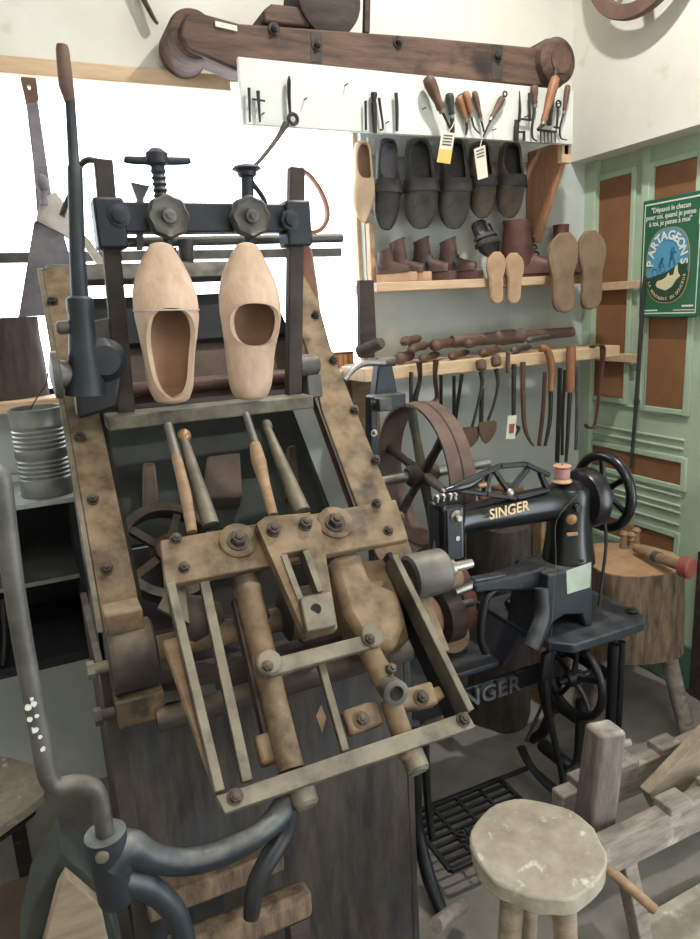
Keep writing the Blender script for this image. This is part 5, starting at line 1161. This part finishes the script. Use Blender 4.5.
# ================================================================ stool
zq = .45; sc_ = oz(537, 844, zq)
r_ = thing('round_stool', 'low stool with thick worn grey round seat, in front of the treadle', 'stool', (sc_.x, sc_.y, 0))
bm, rim = irregular((sc_.x, sc_.y, zq - .042), .143, .042, n=40, amp=.05, seed=12)
part('seat', bm, 'stool_wood', r_, bev=.006, angle=50)
for ang in (196, 268, 60):
    a = math.radians(ang); part('leg', tube(nb(), [(sc_.x + .085 * math.cos(a), sc_.y + .085 * math.sin(a), zq - .035), (sc_.x + .125 * math.cos(a), sc_.y + .125 * math.sin(a), 0)], [.026, .023], 10), 'grey_tan', r_)
# ================================================================ shaving bench
r_ = thing('shaving_bench', 'rough wooden bench with notched rails, upright post and slanting plank', 'bench', (1.4, 1.05, 0))
zr = .36
a, b = oz(600, 846, zr), oz(720, 776, zr); y0 = (a.y + b.y) / 2
rl = part('front_rail', box(nb(), (.985, y0 - .022, zr - .095), (1.95, y0 + .022, zr)), 'grey_wood', r_, bev=.005)
xn = oz(676, 808, zr).x
for k, dx in enumerate((0, .15, .32)): part('rail_block', box(nb(), (xn + dx - .035, y0 - .027, zr - .004), (xn + dx + .04, y0 + .028, zr + .020)), 'grey_wood', rl, bev=.004)
y1 = y0 + .17
r2 = part('back_rail', box(nb(), (1.08, y1 - .022, zr - .095), (1.95, y1 + .022, zr)), 'grey_wood', r_, bev=.005)
for k, x in enumerate((1.17, 1.30, 1.46)): part('rail_block', box(nb(), (x - .035, y1 - .027, zr - .004), (x + .04, y1 + .028, zr + .020)), 'grey_wood', r2, bev=.004)
tp = oz(608, 729, .60)
pb = oz(594, 832, .30)
bm = nb(); mx0 = V((pb.x, pb.y + .01, .26)); tpv = V((tp.x, tp.y + .01, .60)); dd = tpv - mx0
sq = [V((-.038, -.026, 0)), V((.034, -.044, 0)), V((.040, .026, 0)), V((-.032, .040, 0))]
v0 = [bm.verts.new(mx0 + s) for s in sq]; v1 = [bm.verts.new(tpv + s * .92) for s in sq]
for i in range(4): face(bm, [v0[i], v0[(i + 1) % 4], v1[(i + 1) % 4], v1[i]])
face(bm, v0[::-1]); face(bm, v1); part('upright_post', bm, 'post_wood', r_, bev=.009)
part('post_peg', cyl(nb(), tpv + V((.03, -.01, -.05)), tpv + V((.062, -.02, -.05)), .009), 'grey_wood', r_)
s0, s1 = oy(655, 797, y0 + .08), oy(735, 712, y0 + .08)
part('slanting_plank', obox(nb(), (s0 + s1) / 2, (s1 - s0) * .56, (s1 - s0).normalized().cross(YA) * .052, YA * .016), 'grey_tan', r_, bev=.003)
part('long_peg', tube(nb(), [V((oz(618, 882, zr - .07).x, y0, zr - .06)), oz(655, 910, .22)], [.013, .012], 12), 'tan_wood', r_)
for x in (1.14, 1.75):
    for y in (y0, y1): part('leg', bar(nb(), (x, y, zr - .09), (x + .04, y + (.04 if y > y0 else -.04), 0), .04, .04), 'grey_wood', r_, bev=.004)
part('stretcher', box(nb(), (1.70, y0, .22), (1.74, y1, .27)), 'grey_wood', r_)
bm = prism(nb(), [oz(628, 932, .002), oz(712, 882, .002), oz(760, 940, .002), oz(660, 1000, .002)], (0, 0, .025)); solo('floor_board', bm, 'stool_wood', 'pale loose board lying flat on the floor under the bench', 'board', bev=.003)
# ================================================================ left of the machine: wall cabinet, tin can, sill
CYF = 1.93
c0, c1, c2, c3 = oy(-60, 512, CYF), oy(73, 497, CYF), oy(88, 655, CYF), oy(0, 665, CYF)
r_ = thing('wall_cabinet', 'black open fronted wall cabinet with one inner shelf below window', 'cabinet', (0, 2.15, c2.z))
tz_ = c1.z; bz_ = c2.z; cx0, cx1 = -.42, c1.x + .002
part('top_panel', box(nb(), (cx0, CYF, tz_ - .014), (cx1, WB - .003, tz_)), 'shelf_edge', r_, bev=.002)
part('bottom_panel', box(nb(), (cx0, CYF, bz_), (cx1, WB - .003, bz_ + .016)), 'shelf_dark', r_, bev=.002)
part('side_panel', box(nb(), (cx1 - .014, CYF, bz_ + .016), (cx1, WB - .003, tz_ - .014)), 'shelf_dark', r_); part('side_panel', box(nb(), (cx0, CYF, bz_ + .016), (cx0 + .014, WB - .003, tz_ - .014)), 'shelf_dark', r_)
part('back_panel', box(nb(), (cx0 + .014, WB - .012, bz_ + .016), (cx1 - .014, WB - .003, tz_ - .014)), 'shelf_dark', r_)
mz = oy(50, 578, CYF + .05).z
part('inner_shelf', box(nb(), (cx0 + .014, CYF + .04, mz - .012), (cx1 - .014, WB - .012, mz)), 'tin', r_)
r_ = thing('mounted_pipe', 'thin dark pipe running along the wall under the black cabinet', 'pipe', oy(40, 662, 1.9))
part('tube', cyl(nb(), (-.6, CYF + .02, bz_ - .012), (cx1 + .02, CYF + .02, bz_ - .012), .008), 'iron_black', r_); part('elbow', tube(nb(), [oy(4, 600, CYF), oy(6, 640, CYF), oy(4, 664, CYF)], .010, 8), 'iron_black', r_)
# tin can
cc = V((oy(49, 494, CYF + .09).x, CYF + .09, tz_ + .001)); rc = (oy(70, 450, CYF + .09).x - oy(14, 450, CYF + .09).x) / 2; hc_ = oy(42, 407, CYF + .09).z - tz_
r_ = thing('tin_can', 'large ribbed tin can without lid, standing on top of the black cabinet', 'can', cc)
prof = [(rc * .96, 0), (rc, .004), (rc, hc_ * .18)]
for z0, z1 in ((.20, .46), (.54, .80)):
    k = 5
    for i in range(k):
        f = z0 + (z1 - z0) * i / k; g_ = (z1 - z0) / k
        prof += [(rc, hc_ * f), (rc * .955, hc_ * (f + g_ * .3)), (rc * .955, hc_ * (f + g_ * .45)), (rc, hc_ * (f + g_ * .8))]
prof += [(rc, hc_ * .82), (rc, hc_ * .97), (rc * 1.02, hc_ * .98), (rc * 1.02, hc_), (rc * .97, hc_), (rc * .97, hc_ * .9), (rc * .96, hc_ * .86)]
part('body', lathe(nb(), cc, ZA, prof, 40), 'tin', r_)
part('contents', lathe(nb(), cc + ZA * hc_ * .86, ZA, [(rc * .95, 0), (rc * .94, .006), (rc * .5, .014)], 24, jit=.05), 'tan_wood', r_, label='sawdust coloured filling of the can')
part('wire', tube(nb(), [oy(30, 410, CYF + .09), oy(38, 396, CYF + .09), (oy(46, 384, CYF + .09)), oy(48, 372, CYF + .08)], .0018, 6), 'tool_iron', r_)
# ---- things on the sill
SILL = WZ0
def Sl(px, py, y=2.40): return oy(px, py, y)
lb0 = Sl(-4, 392); wlog = (Sl(46, 355).x - Sl(-40, 355).x) / 2
bm, rim = irregular((Sl(3, 360).x, 2.42, SILL + .001), wlog, Sl(10, 318).z - SILL, amp=.05, seed=21); r_ = solo('log_stump', bm, 'bark', 'short upright log standing on the window sill', 'log', angle=50)
LT = Sl(10, 318).z + .002
r_ = thing('leather_apron', 'grey purple folded leather sheet standing on the sill log', 'leather', (Sl(50, 300).x, 2.42, LT))
q = [Sl(x, y, 2.36) for x, y in ((20, 326), (34, 222), (40, 219), (62, 230), (82, 300), (84, 330), (38, 330))]
for p in q: p.z = max(p.z, LT)
bm = prism(nb(), q, (0, .05, 0)); bmesh.ops.subdivide_edges(bm, edges=bm.edges, cuts=4, use_grid_fill=True)
for v in bm.verts: v.co += V((0, .012 * math.sin(v.co.x * 70 + v.co.z * 20), 0))
part('sheet', bm, 'cloth_grey', r_, angle=70)
q = [Sl(x, y, 2.35) for x, y in ((36, 220), (40, 200), (55, 192), (66, 205), (76, 228), (90, 240), (110, 268), (100, 268), (84, 245), (66, 236))]
bm = prism(nb(), q, (0, .03, 0)); bmesh.ops.subdivide_edges(bm, edges=bm.edges, cuts=3, use_grid_fill=True)
for v in bm.verts: v.co += V((0, .010 * math.sin(v.co.x * 120 + v.co.z * 60), 0))
part('canvas_fold', bm, 'canvas', r_, angle=70)
r_ = thing('wooden_paddle', 'long flat wooden handle with round hole, upright against the window', 'paddle', Sl(50, 225, 2.44))
part('blade', prism(nb(), [Sl(x, y, 2.43) for x, y in ((26, 102), (38, 101), (45, 150), (56, 225), (38, 222), (33, 160))], (0, .022, 0)), 'cloth_grey', r_, bev=.004)
a = [(20.5, 78), (23, 75.5), (33, 75), (36, 78), (39, 100), (26, 103)]
ctr_ = V((0, 0, 0))
for p in a: ctr_ += Sl(*p, 2.43) / len(a)
hol = Sl(29, 87, 2.43); ou = [Sl(*p, 2.43) for p in a]
part('grip', plate_hole(nb(), ou, [hol + (p - ctr_).normalized() * .0075 for p in ou], (0, .022, 0)), 'handle_brown', r_)
r_ = thing('small_hammer', 'small tool with oval knob handle standing in the folded canvas', 'tool', Sl(42, 205, 2.34))
part('knob', ball(nb(), Sl(42, 183, 2.335), .020, sx=1.25), 'cloth_grey', r_); part('neck', tube(nb(), [Sl(43, 188, 2.335), Sl(44, 205, 2.335)], [.009, .011], 10), 'cloth_grey', r_)
# right part of the sill
r_ = thing('wooden_spindle', 'turned reddish wooden spindle standing on sill behind right machine post', 'spindle', (Sl(312, 366, 2.42).x, 2.42, SILL))
t0 = V((Sl(311, 360, 2.42).x, 2.42, SILL + .001)); hgt = Sl(311, 243, 2.42).z - SILL
part('body', lathe(nb(), t0, ZA, [(.035, 0), (.045, hgt * .15), (.048, hgt * .4), (.042, hgt * .65), (.034, hgt * .85), (.028, hgt * .95), (.016, hgt)], 20), 'red_wood', r_)
r_ = thing('hanging_bow', 'bent pale wooden bow shape hanging in window beside right machine post', 'bow', Sl(318, 232, 2.44))
part('bent_strip', tube(nb(), [Sl(x, y, 2.44) for x, y in ((301, 170), (310, 176), (321, 192), (327, 209), (326, 222), (318, 231), (302, 233))], [.010, .012, .013, .014, .013, .012, .011], 10, flat=.7), 'handle_orange', r_); part('wedge', tube(nb(), [Sl(300, 168, 2.44), Sl(303, 174, 2.44)], .012, 8), 'handle_brown', r_)
r_ = thing('wooden_box', 'small orange wooden box on the sill at the window corner', 'box', (Sl(345, 366, 2.42).x, 2.44, SILL))
x0, x1 = Sl(333, 360, 2.40).x, min(Sl(355, 360, 2.40).x, WX1 - .06); hb_ = Sl(345, 352, 2.40).z
part('body', box(nb(), (x0, 2.40, SILL + .001), (x1, 2.47, hb_ - .006)), 'orange_box', r_, bev=.002); part('lid', box(nb(), (x0 - .003, 2.397, hb_ - .006), (x1 + .003, 2.473, hb_)), 'handle_brown', r_, bev=.002)
for k in range(3): part('groove', box(nb(), (x0 + (x1 - x0) * (k + .9) / 4, 2.3985, SILL + .003), (x0 + (x1 - x0) * (k + 1) / 4, 2.3998, hb_ - .008)), 'handle_brown', r_)
r_ = thing('hanging_mallet', 'dark wooden mallet with round grey end hung under the shoe shelf by window', 'mallet', oy(366, 360, 2.2))
YM = 2.17
part('handle', prism(nb(), [oy(x, y, YM) for x, y in ((360, 280), (374, 280), (377, 342), (375, 358), (361, 358))], (0, .03, 0)), 'dark_wood', r_, bev=.004)
a, b = oy(366, 349, YM + .0), oy(381, 343, YM - .06); part('head', lathe(nb(), a, b - a, [(.022, -.03), (.023, 0), (.021, (b - a).length * .85), (.019, (b - a).length)], 20), 'dark_wood', r_); part('end_cap', lathe(nb(), b, b - a, [(.019, 0), (.017, .004)], 20), 'iron_grey', r_)
# ================================================================ lower left: bench plank, crate, folded board
zq = .40
pts = [oz(x, y, zq) for x, y in ((-30, 752), (10, 757), (36, 765), (45, 776), (45, 792), (34, 802), (0, 826), (-40, 852))]
r_ = thing('low_plank_bench', 'low bench plank with worn pale top beside the crank handle', 'bench', (pts[3].x - .15, pts[3].y, 0))
part('top_plank', prism(nb(), pts, (0, 0, -.03)), 'stool_wood', r_, bev=.004)
part('apron_rail', prism(nb(), [p + V((-.03, 0, -.031)) for p in pts[3:7]] + [pts[6] + V((-.1, .05, -.031))], (0, 0, -.025)), 'dark_wood', r_)
for p in (pts[3], pts[6]): part('leg', bar(nb(), V((p.x - .09, p.y - .0 + .04, .34)), V((p.x - .09, p.y + .04, 0)), .035, .035), 'dark_wood', r_)
r_ = thing('brown_crate', 'plain brown wooden crate on floor below the pale plank bench', 'crate', oz(60, 860, .1))
ca = [oz(x, y, .30) for x, y in ((-60, 850), (75, 790), (100, 792), (0, 800))]
cr0 = oz(98, 797, .24)
part('body', box(nb(), (-.55, 1.36, .001), (-.012, 1.62, .30)), 'crate_brown', r_, bev=.004); part('lid', box(nb(), (-.555, 1.355, .30), (-.008, 1.625, .312)), 'crate_brown', r_, bev=.003)
pk = [oy(x, y, 1.08) for x, y in ((62, 852), (102, 885), (125, 960), (20, 960), (32, 905))]
r_ = thing('gabled_board', 'greenish tan gable shaped wooden block on the floor by the crank fork', 'block', oy(62, 955, 1.08))
part('body', prism(nb(), [V((p.x, 1.08, max(p.z, .001))) for p in pk], (0, .10, 0)), 'cavity_green', r_, bev=.004)
pk2 = [oy(x, y, 1.05) for x, y in ((66, 876), (100, 905), (112, 960), (40, 960), (58, 890))]
part('front_board', prism(nb(), [V((p.x, 1.05, max(p.z, .001))) for p in pk2], (0, .025, 0)), 'grey_tan', r_, bev=.003)
